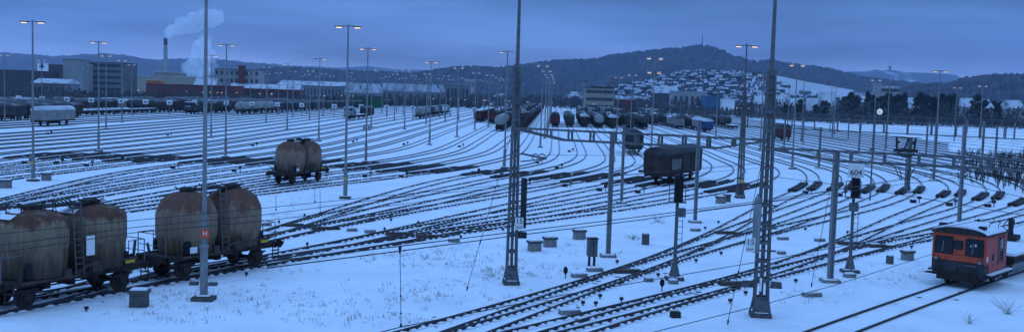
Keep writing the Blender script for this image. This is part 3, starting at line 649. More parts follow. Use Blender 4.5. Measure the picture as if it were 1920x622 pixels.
def make_open(m, load=True, L_=12.6):
    root = thing('open_wagon', 'open wagon', 'open wagon')
    u = MB(); underframe(L_, u, 1.2, 2.4); u.box((0, 0, 0.75), (2.0, 1.2, 0.4)); u.build('underframe', frame_m, root)
    wheel_parts(root, (-4.6, -3.0, 3.0, 4.6), n=12); buffers(root, L_ / 2 + 0.6)
    b = MB()
    for s in (-1, 1):
        b.box((0, s * 1.36, 2.25), (L_, 0.08, 2.0)); b.box((s * L_ / 2, 0, 2.25), (0.08, 2.8, 2.0)); b.box((0, s * 1.40, 3.28), (L_ + 0.1, 0.14, 0.12)); b.box((s * (L_ / 2 + 0.02), 0, 3.28), (0.14, 2.8, 0.12))
        k = -L_ / 2 + 0.3
        while k < L_ / 2: b.box((k, s * 1.44, 2.2), (0.12, 0.12, 2.0)); k += 1.5
        for y in (-0.9, 0, 0.9): b.box((s * (L_ / 2 + 0.07), y, 2.2), (0.1, 0.12, 2.0))
    b.build('body', m, root)
    f = MB(); f.box((0, 0, 2.6 if load else 1.3), (L_ - 0.1, 2.64, 0.3)); f.build('snow_load', snow_top, root)
    if load:
        sc = MB(); rnd = random.Random(11)
        for k in range(34):
            a = Vector((rnd.uniform(-L_ / 2 + .5, L_ / 2 - .5), rnd.uniform(-1.1, 1.1), 2.7)); b2 = a + Vector((rnd.uniform(-1.2, 1.2), rnd.uniform(-.5, .5), rnd.uniform(0.1, 1.0))); sc.bar(a, b2, rnd.uniform(0.1, 0.3))
        sc.build('scrap_load', frame_m, root)
    return root
def make_flat(L_=13.0, snowy=True, stakes=True):
    root = thing('flat_wagon', 'flat wagon', 'flat wagon')
    u = MB(); underframe(L_, u, 1.18, 2.5); u.box((0, 0, 0.75), (2.4, 1.2, 0.4)); u.build('underframe', frame_m, root)
    wheel_parts(root, (-4.3, 4.3), n=12); buffers(root, L_ / 2 + 0.6)
    d = MB(); d.box((0, 0, 1.24), (L_, 2.75, 0.1)); d.build('deck', wood_m, root)
    if snowy: s_ = MB(); s_.box((0, 0, 1.36), (L_ - 0.1, 2.65, 0.14), taper=0.985); s_.build('snow_layer', snow_top, root)
    if stakes:
        for x in (-5.6, -2.0, 2.0, 5.6):
            for s in (-1, 1): k = MB(); k.box((x, s * 1.4, 1.45), (0.12, 0.08, 0.7)); k.build('stake', dark, root)
    return root
def make_shunter(bm):
    root = thing('shunting_locomotive', 'shunter', 'locomotive')
    u = MB(); underframe(10.2, u, 1.25, 2.7)
    for x in (-1.4, 1.4): u.box((x, 0, 0.8), (1.0, 2.3, 0.6))
    u.build('underframe', frame_m, root); wheel_parts(root, (-3.2, 0, 3.2), n=12); buffers(root, 5.8)
    h = MB(); h.box((1.9, 0, 2.15), (5.8, 1.8, 1.7)); h.box((-4.0, 0, 1.9), (1.8, 1.8, 1.2)); h.box((2.0, 0, 3.06), (3.0, 1.0, 0.16)); h.build('bonnet', bm, root)
    for x in (0.2, 1.4, 2.6, 3.8):
        g_ = MB(); g_.box((x, -0.92, 2.2), (0.8, 0.05, 0.9)); g_.box((x, 0.92, 2.2), (0.8, 0.05, 0.9)); g_.build('grille', dark, root)
    c = MB(); c.box((-2.05, 0, 2.55), (2.1, 2.8, 2.5)); cb = c.build('cab', bm, root)
    for (x, y, dx, dy) in ((-3.12, 0.75, 0.04, 0.85), (-3.12, -0.75, 0.04, 0.85), (-0.98, 0.75, 0.04, 0.85), (-0.98, -0.75, 0.04, 0.85), (-2.05, 1.42, 1.2, 0.04), (-2.05, -1.42, 1.2, 0.04)):
        q = MB(); q.box((x, y, 3.15), (dx, dy, 0.75)); q.build('window', glass, cb)
    rf = MB(); rf.prism(roof_poly(1.5, 3.8, 4.15, 8), -3.25, -0.85); rf.build('roof', snow_roof, root)
    sn = MB(); sn.box((2.9, 0, 3.04), (2.2, 1.6, 0.1)); sn.box((-4.05, 0, 2.54), (1.6, 1.6, 0.1)); sn.build('snow_layer', snow_top, root)
    rl = MB()
    for sx in (-5.1, 5.1):
        for y in (-1.3, 1.3): rl.bar((sx, y, 1.25), (sx, y, 2.3), 0.05)
        rl.bar((sx, -1.3, 2.3), (sx, 1.3, 2.3), 0.05)
    rl.bar((-1, 1.3, 2.3), (5.1, 1.3, 2.3), 0.04); rl.bar((-1, -1.3, 2.3), (5.1, -1.3, 2.3), 0.04); rl.build('handrail', galv_d, root)
    for y in (-0.9, 0.9): lm = MB(); lm.cyl((-5.12, y, 1.7), (-5.2, y, 1.7), 0.13, n=10); lm.build('headlight', lgrey_m, root)
    return root
# far wagons: one mesh each, still shaped
def far_wagon(kind, body, top):
    mb = MB(); L_ = 13.0
    mb.box((0, 0, 1.05), (L_, 2.4, 0.3), 2); mb.box((0, 0, 0.75), (3, 1.4, 0.4), 2)
    for x in (-4.6, -3.4, 3.4, 4.6):
        for s in (-1, 1): mb.cyl((x, s * 0.7, 0.46), (x, s * 0.85, 0.46), 0.46, n=8, mi=2)
    for sx in (-1, 1):
        for s in (-1, 1): mb.cyl((sx * 6.5, s * 0.875, 1.05), (sx * 7.1, s * 0.875, 1.05), 0.18, n=6, mi=2)
    if kind == 'covered':
        mb.box((0, 0, 2.25), (L_, 2.7, 2.1), 0); mb.prism(roof_poly(1.42, 3.27, 4.1, 8), -L_ / 2 - .1, L_ / 2 + .1, 1)
        for k in range(-6, 7):
            for s in (-1, 1): mb.box((k * 1.05, s * 1.39, 2.25), (0.09, 0.09, 2.1), 0)
        for s in (-1, 1): mb.box((0, s * 1.42, 2.2), (2.2, 0.07, 1.9), 0)
    elif kind == 'tank':
        h = 5.9; mb.lathe([(0.3, -h), (1.2, -h + 0.25), (1.43, -h + 0.7), (1.43, h - 0.7), (1.2, h - 0.25), (0.3, h)], (0, 0, 2.75), 14, 0, 'X')
        mb.box((0, 0, 4.2), (2.2, 0.7, 0.12), 2); mb.box((0, 0, 4.16), (9.5, 0.75, 0.08), 1)
        for x in (-3.4, 3.4): mb.box((x, 0, 1.5), (0.2, 2.4, 0.8), 2)
    elif kind == 'open':
        for s in (-1, 1): mb.box((0, s * 1.36, 2.2), (L_, 0.1, 2.0), 0); mb.box((s * L_ / 2, 0, 2.2), (0.1, 2.8, 2.0), 0)
        mb.box((0, 0, 2.7), (L_ - 0.2, 2.6, 0.3), 1)
        for k in range(-4, 5):
            for s in (-1, 1): mb.box((k * 1.45, s * 1.43, 2.2), (0.12, 0.1, 2.0), 0)
    elif kind == 'silo':
        for sx in (-3.1, 0, 3.1): mb.lathe([(0.9, 1.2), (1.45, 2.0), (1.45, 3.2), (1.0, 3.9), (0.3, 4.1)], (sx, 0, 0), 14, 0)
        mb.box((0, 0, 4.12), (8, 0.6, 0.1), 1)
    elif kind == 'flat':
        mb.box((0, 0, 1.3), (L_, 2.7, 0.16), 2); mb.box((0, 0, 1.44), (L_ - .1, 2.6, 0.14), 1)
        for x in (-5, 0, 5):
            for s in (-1, 1): mb.box((x, s * 1.38, 1.6), (0.12, 0.08, 0.6), 2)
    names = {'covered': 'covered_wagon', 'tank': 'tank_wagon', 'open': 'open_wagon', 'silo': 'silo_wagon', 'flat': 'flat_wagon'}
    return tag(mb.build(names[kind], [body, top, frame_m]), 'x', names[kind].replace('_', ' '))
roofdull = mat('dirty_snowy_roof', (0.075, 0.07, 0.07), 0.85, (0.34, 0.36, 0.38), 0.9, 0.52, 0.72, stretch=(0.3, 1, 1))
roofdark = mat('dark_roof', (0.035, 0.032, 0.032), 0.85, (0.08, 0.075, 0.07), 1.2, 0.4, 0.7)
FAR = {'cb': far_wagon('covered', brown_m, roofdull), 'cg': far_wagon('covered', dgrey_m, roofdull), 'ts': far_wagon('tank', lgrey_m, snow_top), 'td': far_wagon('tank', dgrey_m, snow_top),
       'ob': far_wagon('open', brown_m, snow_top), 'or': far_wagon('open', redw_m, snow_top), 'si': far_wagon('silo', lgrey_m, snow_top), 'fl': far_wagon('flat', wood_m, snow_top), 'cl': far_wagon('covered', lgrey_m, snow_roof)}
FNAME = {'cb': 'brown covered wagon', 'cg': 'dark grey covered wagon', 'ts': 'pale tank wagon', 'td': 'dark tank wagon', 'ob': 'dark open wagon', 'or': 'red-brown open wagon', 'si': 'pale three-silo wagon', 'fl': 'snow-covered flat wagon', 'cl': 'light grey covered wagon'}
def on_track(proto, key, Y=None, px=None, label=None, group=None, scale=1.0):
    P = PATH[key]
    i = min(range(len(P)), key=lambda i: abs(P[i][1] - Y)) if px is None else nearest(key, *px)
    return place(proto, (P[i][0], P[i][1], RZ(key)), head(P, i), label, group, scale)
def on_line(proto, x0, Y, label=None, group=None, scale=1.0):
    return place(proto, (x0 + YD * Y, Y, 0.134), YA, label, group, scale)

# near wagons
silo1 = make_silo(1); silo2 = make_silo(2)
P = PATH['12']
iw2 = nearest('12', 380, 509); iw1 = arc(P, iw2, 7.9)
place(silo2, (P[iw1][0], P[iw1][1], 0.134), head(P, iw1), 'yellowed twin silo wagon with rusty shoulders and snow on top, at the lower left edge', 'twin silo wagons')
place(silo1, (P[iw2][0], P[iw2][1], 0.134), head(P, iw2), 'brown twin silo wagon behind the tall pole with the red plate', 'twin silo wagons')
i3 = nearest('3', 556, 344); P3 = PATH['3']
place(silo1, (P3[i3][0], P3[i3][1], 0.134), head(P3, i3), 'lone twin silo wagon standing among the rail brakes left of centre', 'twin silo wagons')
cov_g = make_covered(brown_m, roofdark, 13.0, graffiti=True)
i5 = nearest('10', 1266, 341); p = PATH['10'][i5]
place(cov_g, (p[0], p[1], 0.134), R(63), 'dark covered wagon with graffiti on its side, on the curve by the signal', 'covered wagons in the centre')
cov_d = make_covered(dgrey_m, roofdark, 12.0)
on_track(cov_d, '8', Y=174, label='dark covered wagon on the curve behind the graffitied wagon', group='covered wagons in the centre')

# ------------------------------------------------------------------ red shunting tractor with its flat trailer
def rounded(cx_, cz_, w_, h_, r_, n=4):
    pts = []
    for (sx, sz, a0) in ((1, 1, 0), (-1, 1, 90), (-1, -1, 180), (1, -1, 270)):
        for k in range(n + 1):
            a = R(a0 + 90 * k / n); pts.append((cx_ + sx * (w_ / 2 - r_) + r_ * math.cos(a), cz_ + sz * (h_ / 2 - r_) + r_ * math.sin(a)))
    return pts
def make_tractor():
    root = thing('shunting_tractor', 'small red shunting tractor with snow on its roof at the lower right', 'locomotive')
    W = 2.72; H0, H1_, HT_ = 0.42, 1.32, 2.78; Lc = 3.9
    u = MB(); u.box((0.1, 0, 0.72), (Lc + 0.1, W - 0.06, 0.42)); u.box((-Lc / 2 - 0.02, 0, 0.52), (0.14, 2.1, 0.4)); u.box((0.4, 0, 0.35), (2.6, 1.1, 0.4)); u.build('underframe', frame_m, root)
    lw = MB(); lw.prism([(-W / 2 + 0.12, 0.62), (W / 2 - 0.12, 0.62), (W / 2, 0.8), (W / 2, H1_), (-W / 2, H1_), (-W / 2, 0.8)], -Lc / 2, -Lc / 2 + 0.42); lw.build('front_apron', dgrey_m, root)
    n = 12; poly = [(-W / 2, H1_ - 0.6 + 0.6), (W / 2, H1_)] + [(W / 2 * math.cos(math.pi * k / n), HT_ + 0.30 * math.sin(math.pi * k / n)) for k in range(n + 1)]
    b = MB(); b.prism(poly, -Lc / 2 + 0.0, Lc / 2 - 0.55, 0)
    b.box((0.1, 0, 1.1), (Lc - 1.1, W - 0.02, 0.55), 1)
    b.box((Lc / 2 - 0.3, 0, 1.9), (0.55, W - 0.35, 1.75), 1)
    cab = b.build('cab', [loco_red, loco_pink], root)
    sp = MB()
    for s in (-1, 1): sp.box((-0.27, s * (W / 2 + 0.012), 2.0), (Lc - 0.62, 0.03, 1.42))
    sp.build('side_panel', loco_pink, cab)
    rf = MB(); rf.prism([((W / 2 + 0.1) * math.cos(math.pi * k / n), HT_ + 0.02 + 0.36 * math.sin(math.pi * k / n)) for k in range(n + 1)], -Lc / 2 - 0.1, Lc / 2 - 0.5)
    roof = rf.build('roof', dark, cab)
    sn = MB(); sn.prism([((W / 2 + 0.07) * math.cos(math.pi * k / n), HT_ + 0.07 + 0.42 * math.sin(math.pi * k / n)) for k in range(n + 1)], -Lc / 2 - 0.07, Lc / 2 - 0.9); sn.build('roof_snow', snow_top, cab)
    for (yc, w_, h_) in ((-0.80, 0.86, 0.84), (0.76, 0.90, 0.86), (0.02, 0.42, 0.42)):
        fr = MB(); fr.prism(rounded(yc, 2.16 + (0.06 if w_ < .5 else 0), w_ + 0.09, h_ + 0.09, 0.12), -Lc / 2 - 0.02, -Lc / 2 + 0.02); f_ = fr.build('window_frame', black_m, cab)
        gl = MB(); gl.prism(rounded(yc, 2.16 + (0.06 if w_ < .5 else 0), w_, h_, 0.09), -Lc / 2 - 0.032, -Lc / 2 - 0.018); gl.build('window_glass', glass, f_)
    for yc in (-0.7, 0.82):
        wp = MB(); wp.bar((-Lc / 2 - 0.05, yc, 1.8), (-Lc / 2 - 0.05, yc - 0.05, 2.4), 0.025); wp.build('wiper', lgrey_m, cab)
    nt_ = MB(); nt_.box((-Lc / 2 - 0.036, -0.86, 2.3), (0.01, 0.08, 0.12)); nt_.box((-Lc / 2 - 0.036, -0.62, 2.24), (0.01, 0.05, 0.08)); nt_.build('sticker', white_m, cab)
    for (y, z, r_) in ((-1.12, 1.42, 0.1), (1.12, 1.42, 0.1), (0.0, 2.93, 0.1)):
        hd = MB(); hd.cyl((-Lc / 2 + 0.02, y, z), (-Lc / 2 - 0.07, y, z), r_ + 0.03, r_ + 0.03, 14); hh = hd.build('headlight', dark, root)
        hl = MB(); hl.cyl((-Lc / 2 - 0.06, y, z), (-Lc / 2 - 0.085, y, z), r_, r_, 14); hl.build('headlight_glass', lgrey_m, hh)
    for s in (-1, 1):
        d = MB(); d.box((0.05, s * (W / 2 + 0.04), 1.95), (0.06, 0.03, 1.5)); d.box((0.75, s * (W / 2 + 0.04), 1.95), (0.05, 0.03, 1.5)); d.build('door_edge', dark, cab)
        wf = MB(); wf.box((0.42, s * (W / 2 + 0.04), 2.28), (0.48, 0.03, 0.66)); w_ = wf.build('window_frame', dark, cab)
        wg = MB(); wg.box((0.42, s * (W / 2 + 0.06), 2.28), (0.38, 0.02, 0.56)); wg.build('window_glass', lgrey_m, w_)
        vt = MB(); vt.box((0.45, s * (W / 2 + 0.04), 1.62), (0.42, 0.03, 0.5)); vt.build('vent', dark, cab)
        v2 = MB(); v2.box((-0.85, s * (W / 2 + 0.04), 1.62), (0.28, 0.03, 0.34)); v2.build('vent', dark, cab)
        pl = MB(); pl.box((-Lc / 2 + 0.2, s * (W / 2 + 0.04), 1.62), (0.16, 0.02, 0.26)); pl.build('data_plate', white_m, cab)
        st = MB(); st.box((0.1, s * (W / 2 + 0.12), 0.72), (Lc - 0.3, 0.3, 0.08)); stp = st.build('running_board', dark, root)
        ss = MB(); ss.box((0.1, s * (W / 2 + 0.13), 0.79), (Lc - 0.4, 0.24, 0.06)); ss.build('snow_layer', snow_top, stp)
        rg = MB(); rg.box((-Lc / 2 + 0.42, s * (W / 2 - 0.35), HT_ + 0.42), (0.36, 0.34, 0.16)); rg.build('roof_box', dark, roof)
    hk = MB()
    for (x, y) in ((-0.4, -0.95), (0.5, -1.15), (1.2, -0.6)): hk.tube([(x, y, HT_ + 0.25), (x - 0.1, y - 0.05, HT_ + 0.5), (x + 0.08, y - 0.1, HT_ + 0.6)], 0.02)
    hk.cyl((0.9, 0.0, HT_ + 0.3), (0.9, 0, HT_ + 0.62), 0.09, n=8); hk.build('roof_fitting', dark, roof)
    for s in (-1, 1):
        bf = MB(); bf.cyl((-Lc / 2, s * 0.88, 0.86), (-Lc / 2 - 0.38, s * 0.88, 0.86), 0.08, n=8); bf.cyl((-Lc / 2 - 0.36, s * 0.88, 0.86), (-Lc / 2 - 0.42, s * 0.88, 0.86), 0.2, n=14); bf.build('buffer', frame_m, root)
    tm = MB(); tm.box((-Lc / 2 - 0.012, 0, H1_ + 0.02), (0.02, W - 0.02, 0.035)); tm.box((-Lc / 2 - 0.012, 0, 1.7), (0.012, W - 0.1, 0.015)); tm.build('trim_strip', dark, root)
    for y in (-1.24, 1.24): gr = MB(); gr.bar((-Lc / 2 - 0.05, y, 1.45), (-Lc / 2 - 0.05, y, 2.3), 0.022); gr.build('grab_rail', dark, root)
    for s in (-1, 1): dh = MB(); dh.bar((0.0, s * (W / 2 + 0.08), 1.5), (0.0, s * (W / 2 + 0.08), 2.5), 0.03); dh.bar((0.82, s * (W / 2 + 0.08), 1.5), (0.82, s * (W / 2 + 0.08), 2.5), 0.03); dh.build('door_rail', lgrey_m, root)
    fs = MB(); fs.box((-Lc / 2 - 0.15, 1.38, 0.62), (0.5, 0.4, 0.05)); fs.box((-Lc / 2 - 0.15, -1.38, 0.62), (0.5, 0.3, 0.05)); fs.build('footstep', dark, root)
    cp = MB(); cp.bar((-Lc / 2 - 0.02, 0, 0.95), (-Lc / 2 - 0.3, 0, 0.9), 0.09); cp.bar((-Lc / 2 - 0.28, 0, 0.92), (-Lc / 2 - 0.28, 0, 0.6), 0.05); cp.build('coupling', frame_m, root)
    hb = MB(); hb.tube([(-Lc / 2 - 0.04, -0.9, 1.2), (-Lc / 2 - 0.1, -0.9, 1.2), (-Lc / 2 - 0.1, -0.4, 1.2), (-Lc / 2 - 0.04, -0.4, 1.2)], 0.018); hb.build('grab_rail', lgrey_m, root)
    wheel_parts(root, (-1.1, 1.3))
    return root
tr = make_tractor(); Ps = PATH['siding']; i0 = nearest('siding', 1796, 537)
i0 = arc(Ps, i0, -1.55)
place(tr, (Ps[i0][0], Ps[i0][1], 0.075), head(Ps, i0))
ft = make_flat(9.5, True, False); i1 = arc(Ps, i0, -(2.0 + 0.7 + 4.75))
place(ft, (Ps[i1][0], Ps[i1][1], 0.075), head(Ps, i1), 'low flat wagon with a snowy deck coupled behind the red tractor')
mc = thing('loading_crane', 'small dark loading crane on the snowy deck behind the red tractor', 'crane', (0, 0, 0)); c = MB()
c.box((0, 0, 0.15), (0.9, 0.9, 0.3)); c.build('base', dark, mc)
c = MB(); c.cyl((0, 0, 0.3), (0, 0, 1.3), 0.16, 0.12, 10); c.build('column', dark, mc)
c = MB(); c.bar((0, 0, 1.25), (1.1, 0.2, 1.0), 0.16); c.bar((1.1, 0.2, 1.0), (0.7, 0.15, 0.45), 0.12); c.build('jib', rust, mc)
c = MB(); c.tube([(0.2, 0.1, 0.3), (0.5, 0.3, 0.8), (0.2, 0.2, 1.2)], 0.03); c.tube([(-0.2, 0.3, 0.3), (-0.4, 0.3, 0.9), (0, 0.1, 1.3)], 0.03); c.build('hose', black_m, mc)
i2 = arc(Ps, i0, -8.8)
place(mc, (Ps[i2][0] - 0.5, Ps[i2][1] + 0.6, 1.5 + 0.075), head(Ps, i2))

# ------------------------------------------------------------------ floodlight masts
def lamp_head(root, x, lit, z=15.0, y=0.0, big=1.0):
    hd = MB(); hd.box((x, y, z - 0.02), (0.75 * big, 0.34, 0.14), taper=0.8); h = hd.build('lamp_head', galv_d, root)
    sn = MB(); sn.box((x, y, z + 0.07), (0.62 * big, 0.28, 0.05)); sn.build('snow_layer', snow_top, h)
    gl = MB(); gl.box((x, y - 0.02, z - 0.12), (0.46 * big, 0.26, 0.06), taper=1.1); gl.build('lamp_glass', lamp_m if lit == 2 else lamp_soft if lit == 1 else lgrey_m, h)
def make_mast(heads=((-0.8, 2), (0.8, 2)), H=15.0, tiers=1, thick=1.0, plate=None):
    root = thing('floodlight_mast', 'mast', 'floodlight mast', (0, 0, 0), 0, 'floodlight masts of the yard')
    p = MB(); p.cyl((0, 0, 0.1), (0, 0, 2.4), 0.19 * thick, 0.18 * thick, 8, smooth=False); p.box((0.0, -0.21 * thick, 1.3), (0.16, 0.03, 0.5)); lower = p.build('lower_pole', galv, root)
    p = MB(); p.cyl((0, 0, 2.4), (0, 0, H + 0.15), 0.118 * thick, 0.07 * thick, 10); p.lathe([(0.22 * thick, 2.36), (0.22 * thick, 2.44), (0.12 * thick, 2.5)], n=10); p.build('pole', galv, root)
    f = MB(); f.box((0, 0, 0.06), (0.95, 0.75, 0.22)); f.box((0, 0, 0.2), (0.6, 0.5, 0.06)); f.build('foundation', conc_d, root)
    sn = MB(); sn.box((0, 0, 0.245), (0.62, 0.52, 0.05), taper=0.8); sn.build('snow_layer', snow_top, root)
    for t_ in range(tiers):
        zz = H - t_ * 1.9; sc = 1.0 if t_ == 0 else 0.82
        a = MB(); a.box((0, 0, zz + 0.02), (2 * 0.9 * sc, 0.07, 0.07)); a.build('crossarm', galv_d, root)
        for x, lit in heads: lamp_head(root, x * sc, lit, zz)
    if plate:
        q = MB(); q.box((0, -0.225 * thick, 1.75), (0.3, 0.03, 0.22)); q.build('number_plate', plate, root)
    return root
def simple_mast(heads, H=15.0):
    mb = MB(); mb.cyl((0, 0, 0), (0, 0, 2.4), 0.2, 0.2, 6, 0); mb.cyl((0, 0, 2.4), (0, 0, H), 0.14, 0.09, 6, 0); mb.box((0, 0, H), (1.9, 0.08, 0.08), 0)
    mb.box((0, 0, 0.08), (0.8, 0.7, 0.2), 3)
    for x in (-0.8, 0.8): mb.box((x, 0, H), (0.85, 0.34, 0.15), 0); mb.box((x, 0, H + 0.1), (0.8, 0.32, 0.06), 2)
    for x in heads: mb.box((x, -0.02, H - 0.12), (0.6, 0.3, 0.08), 1)
    return tag(mb.build('floodlight_mast', [galv, lamp_faint, snow_top, conc]), 'x', 'floodlight mast', 'floodlight masts of the yard')
M_full = make_mast(plate=yellow_m); M_plain = make_mast(); M_dim = make_mast(((-0.8, 1), (0.8, 1))); M_right = make_mast(((-0.8, 0), (0.8, 2))); M_left = make_mast(((-0.8, 1),), plate=None); M_two = make_mast(tiers=2)
S_lit = simple_mast((-0.8, 0.8)); S_one = simple_mast((0.8,))
def mast_at(proto, px, py, label, H=15.0, group=None):
    Y = (H - HC) * F / (hz(px) - py); x, y, z = at(px, py, Y)
    return place(proto, (x, y, 0), 0, label, group, 1.0)
mast_at(M_full, 61, 42, 'tall floodlight mast at the far left with both lamps lit and a yellow plate')
mast_at(M_plain, 185, 80, 'floodlight mast with two lit lamps in front of the left office block')
mast_at(M_full, 653, 51, 'tallest free-standing floodlight mast left of centre, yellow plate near its foot')
mast_at(M_plain, 690, 92, 'floodlight mast just right of the tallest one, two bright lamps')
mast_at(M_right, 600, 111, 'floodlight mast left of the tallest one, only its right lamp lit')
mast_at(M_dim, 425, 85, 'floodlight mast just right of the pole with the red plate')
mast_at(M_plain, 397, 105, 'shorter floodlight mast close behind the pole with the red plate')
mast_at(M_plain, 809, 117, 'floodlight mast with two lamps standing right of the tank wagons')
mast_at(M_dim, 860, 128, 'floodlight mast between the tank wagons and the red-brown wagons')
mast_at(M_left, 952, 98, 'floodlight mast with one lit left lamp, just left of the central lattice tower')
mast_at(M_dim, 1018, 124, 'first floodlight mast of the receding central row')
mast_at(M_two, 1228, 110, 'floodlight mast with two tiers of lamps')
mast_at(M_dim, 1186, 141.5, 'slim floodlight mast left of the two-tier mast')
mast_at(M_dim, 1160, 146, 'slim floodlight mast above the control building')
mast_at(M_plain, 1495, 123, 'floodlight mast right of the second lattice tower, both lamps lit')
mast_at(M_dim, 1763, 134, 'floodlight mast in front of the dark trees at the right, two faint lamps')
mast_at(M_dim, 1843, 162, 'floodlight mast with a flat T-shaped head at the right edge')
mast_at(M_dim, 1795, 165, 'short floodlight mast between the dark trees at the right')
mast_at(M_dim, 1643, 151, 'floodlight mast beside the station clock')
mast_at(M_dim, 199, 105, 'thin floodlight mast directly behind the office-block mast')
mast_at(M_dim, 229, 114, 'thin floodlight mast right of the left office block')
mast_at(M_dim, 500, 126.6, 'slim floodlight mast over the row of tank wagons')
mast_at(M_dim, 540, 121, 'slim floodlight mast above the lone silo wagon')
mast_at(M_right, 698, 131, 'slim floodlight mast close to the sign boards, half lit')
mast_at(M_dim, 761, 131.5, 'slim floodlight mast left of the tank wagons')
small = [(1025, 134), (1029, 141), (1031.5, 146), (1033.5, 150), (1035, 154), (1036, 157), (247, 122), (78, 114), (8, 104), (523, 137), (550, 135), (582, 133.5), (576, 140), (607, 139), (566, 143), (596, 144), (622, 143), (655, 137), (662, 149), (655, 144), (717, 147), (727, 144), (741, 140), (758, 147), (745, 149), (776, 143), (783, 149), (801, 139), (804, 146), (803, 151),
         (837, 143), (862, 146), (826, 148), (846, 150), (893, 137.5), (897, 151), (918, 142), (909, 153), (920, 154), (934, 146.5), (941, 151), (947, 149), (502, 139), (490, 144), (470, 138), (1130, 160), (1095, 158), (1347, 148), (1432, 141), (1508, 155), (1560, 166), (1568, 165), (1480, 165), (1668, 163), (1396, 160), (1278, 160)]
def rank(px, py, side):
    L_ = sorted([s for i_, s in enumerate(small) if i_ >= 6 and (s[0] < 960) == side]); return ORD[L_.index((px, py))]
for i, (px, py) in enumerate(small):
    if i < 6: lb = 'distant floodlight mast, %s of the receding central row' % ORD[i + 1]; gp = 'distant masts of the central row'
    elif px < 960: lb = 'tiny floodlight mast, %s from the left among those over the left half' % rank(px, py, True); gp = 'distant masts over the left half of the yard'
    else: lb = 'tiny floodlight mast, %s from the left among those over the right half' % rank(px, py, False); gp = 'distant masts over the right half of the yard'
    mast_at(S_one if i % 7 == 3 else S_lit, px, py, lb, group=gp)

def text(s, size, loc, m, parent, rot=(math.pi / 2, 0, 0), name='lettering'):
    cu = bpy.data.curves.new(name, 'FONT'); cu.body = s; cu.size = size; cu.align_x = 'CENTER'; cu.align_y = 'CENTER'; cu.extrude = 0.004
    o = bpy.data.objects.new(name, cu); C.objects.link(o); o.location = loc; o.rotation_euler = rot; cu.materials.append(m)
    dg = bpy.context.evaluated_depsgraph_get(); me = bpy.data.meshes.new_from_object(o.evaluated_get(dg)); bpy.data.objects.remove(o); bpy.data.curves.remove(cu)
    me.name = name; o = bpy.data.objects.new(name, me); C.objects.link(o); o.location = loc; o.rotation_euler = rot; o.parent = parent; return o
# near pole with the red plate
nx_, ny_ = G(382, 562)
np_ = make_mast(thick=0.95); np_ = place(np_, (nx_, ny_, 0), 0, 'nearest tall grey pole with a red plate, in front of the silo wagons')
q = MB(); q.box((0.09, -0.17, 3.0), (0.36, 0.02, 0.38)); rp = q.build('red_plate', redplate, np_)
text('H', 0.3, (0.09, -0.185, 3.0), white_m, rp)
for s in (-1, 1): q = MB(); q.box((s * 0.42, -0.05, 0.75), (0.36, 0.28, 0.13)); q.build('bracket', conc_d, np_)

# ------------------------------------------------------------------ lattice towers
def make_lattice(H=10.9, w0=0.46, w1=0.24, n=12, label='', cat='lattice tower', top=True, name='lattice_tower', lamps=True):
    root = thing(name, label, cat, (0, 0, 0), 0, 'lattice towers')
    for sx in (-1, 1):
        for sy in (-1, 1):
            l = MB(); l.bar((sx * w0 / 2, sy * w0 / 2, 0.75), (sx * w1 / 2, sy * w1 / 2, H), 0.07); l.bar((sx * w0 / 2, sy * w0 / 2, 0.78), (sx * (w0 / 2 + 0.09), sy * (w0 / 2 + 0.09), 0.18), 0.08); l.build('leg', galv_d, root)
    c = MB()
    c.box((0, 0, H / 2 + 0.3), (w0 * 0.3, 0.12, H - 0.9))
    for i in range(n + 1):
        z = 0.85 + (H - 1.0) * i / n; w_ = w0 + (w1 - w0) * (z - 0.75) / (H - 0.75)
        for s in (-1, 1): c.box((0, s * w_ / 2, z), (w_, 0.05, 0.13)); c.box((s * w_ / 2, 0, z), (0.05, w_, 0.13))
    c.build('batten', galv_d, root)
    f = MB(); f.box((0, 0, 0.08), (w0 + 0.34, w0 + 0.34, 0.2)); f.build('foundation', conc_d, root)
    f = MB(); f.box((0, 0, 0.32), (w0 + 0.2, w0 + 0.2, 0.22), taper=0.62); f.build('snow_layer', snow_top, root)
    for sy in (-1, 1):
        f = MB(); f.prism([(-w0 / 2 - 0.12, 0.2), (w0 / 2 + 0.12, 0.2), (w0 / 2 + 0.03, 0.8), (-w0 / 2 - 0.03, 0.8)], sy * (w0 / 2 + 0.05), sy * (w0 / 2 + 0.08), 0, 'Y'); f.build('base_gusset', galv_d, root)
    if top:
        p = MB(); p.lathe([(w1 * 0.75, H - 0.05), (w1 * 0.75, H + 0.08), (0.11, H + 0.16)], n=10); p.cyl((0, 0, H), (0, 0, 15.2), 0.10, 0.07, 10); p.build('top_pole', galv_d, root)
        if lamps:
            a = MB(); a.box((0, 0, 15.0), (1.8, 0.07, 0.07)); a.build('crossarm', galv_d, root)
            for x in (-0.8, 0.8): lamp_head(root, x, 2)
    return root
x1, y1 = G(958, 532); x2, y2 = G(1425, 592); x8, y8 = G(1387, 371)
lt1 = place(make_lattice(), (x1, y1, 0), R(8), 'central lattice tower carrying the left speed sign and two pulley wheels')
lt2 = place(make_lattice(w0=0.56, w1=0.30), (x2, y2, 0), R(-6), 'big lattice tower right of centre, beside the speed sign with a slanting guy wire')
lt3 = make_lattice(w0=0.56, n=9); place(lt3, (x8, y8, 0), 0, 'farther lattice tower with two lit lamps and a rusty yellow-banded foot')
q = MB(); q.box((0, -0.4, 1.7), (0.5, 0.04, 0.22)); q.build('yellow_band', yellow_m, lt3); q = MB(); q.box((0, -0.42, 0.9), (0.36, 0.04, 0.9)); q.build('rusty_panel', rust, lt3)
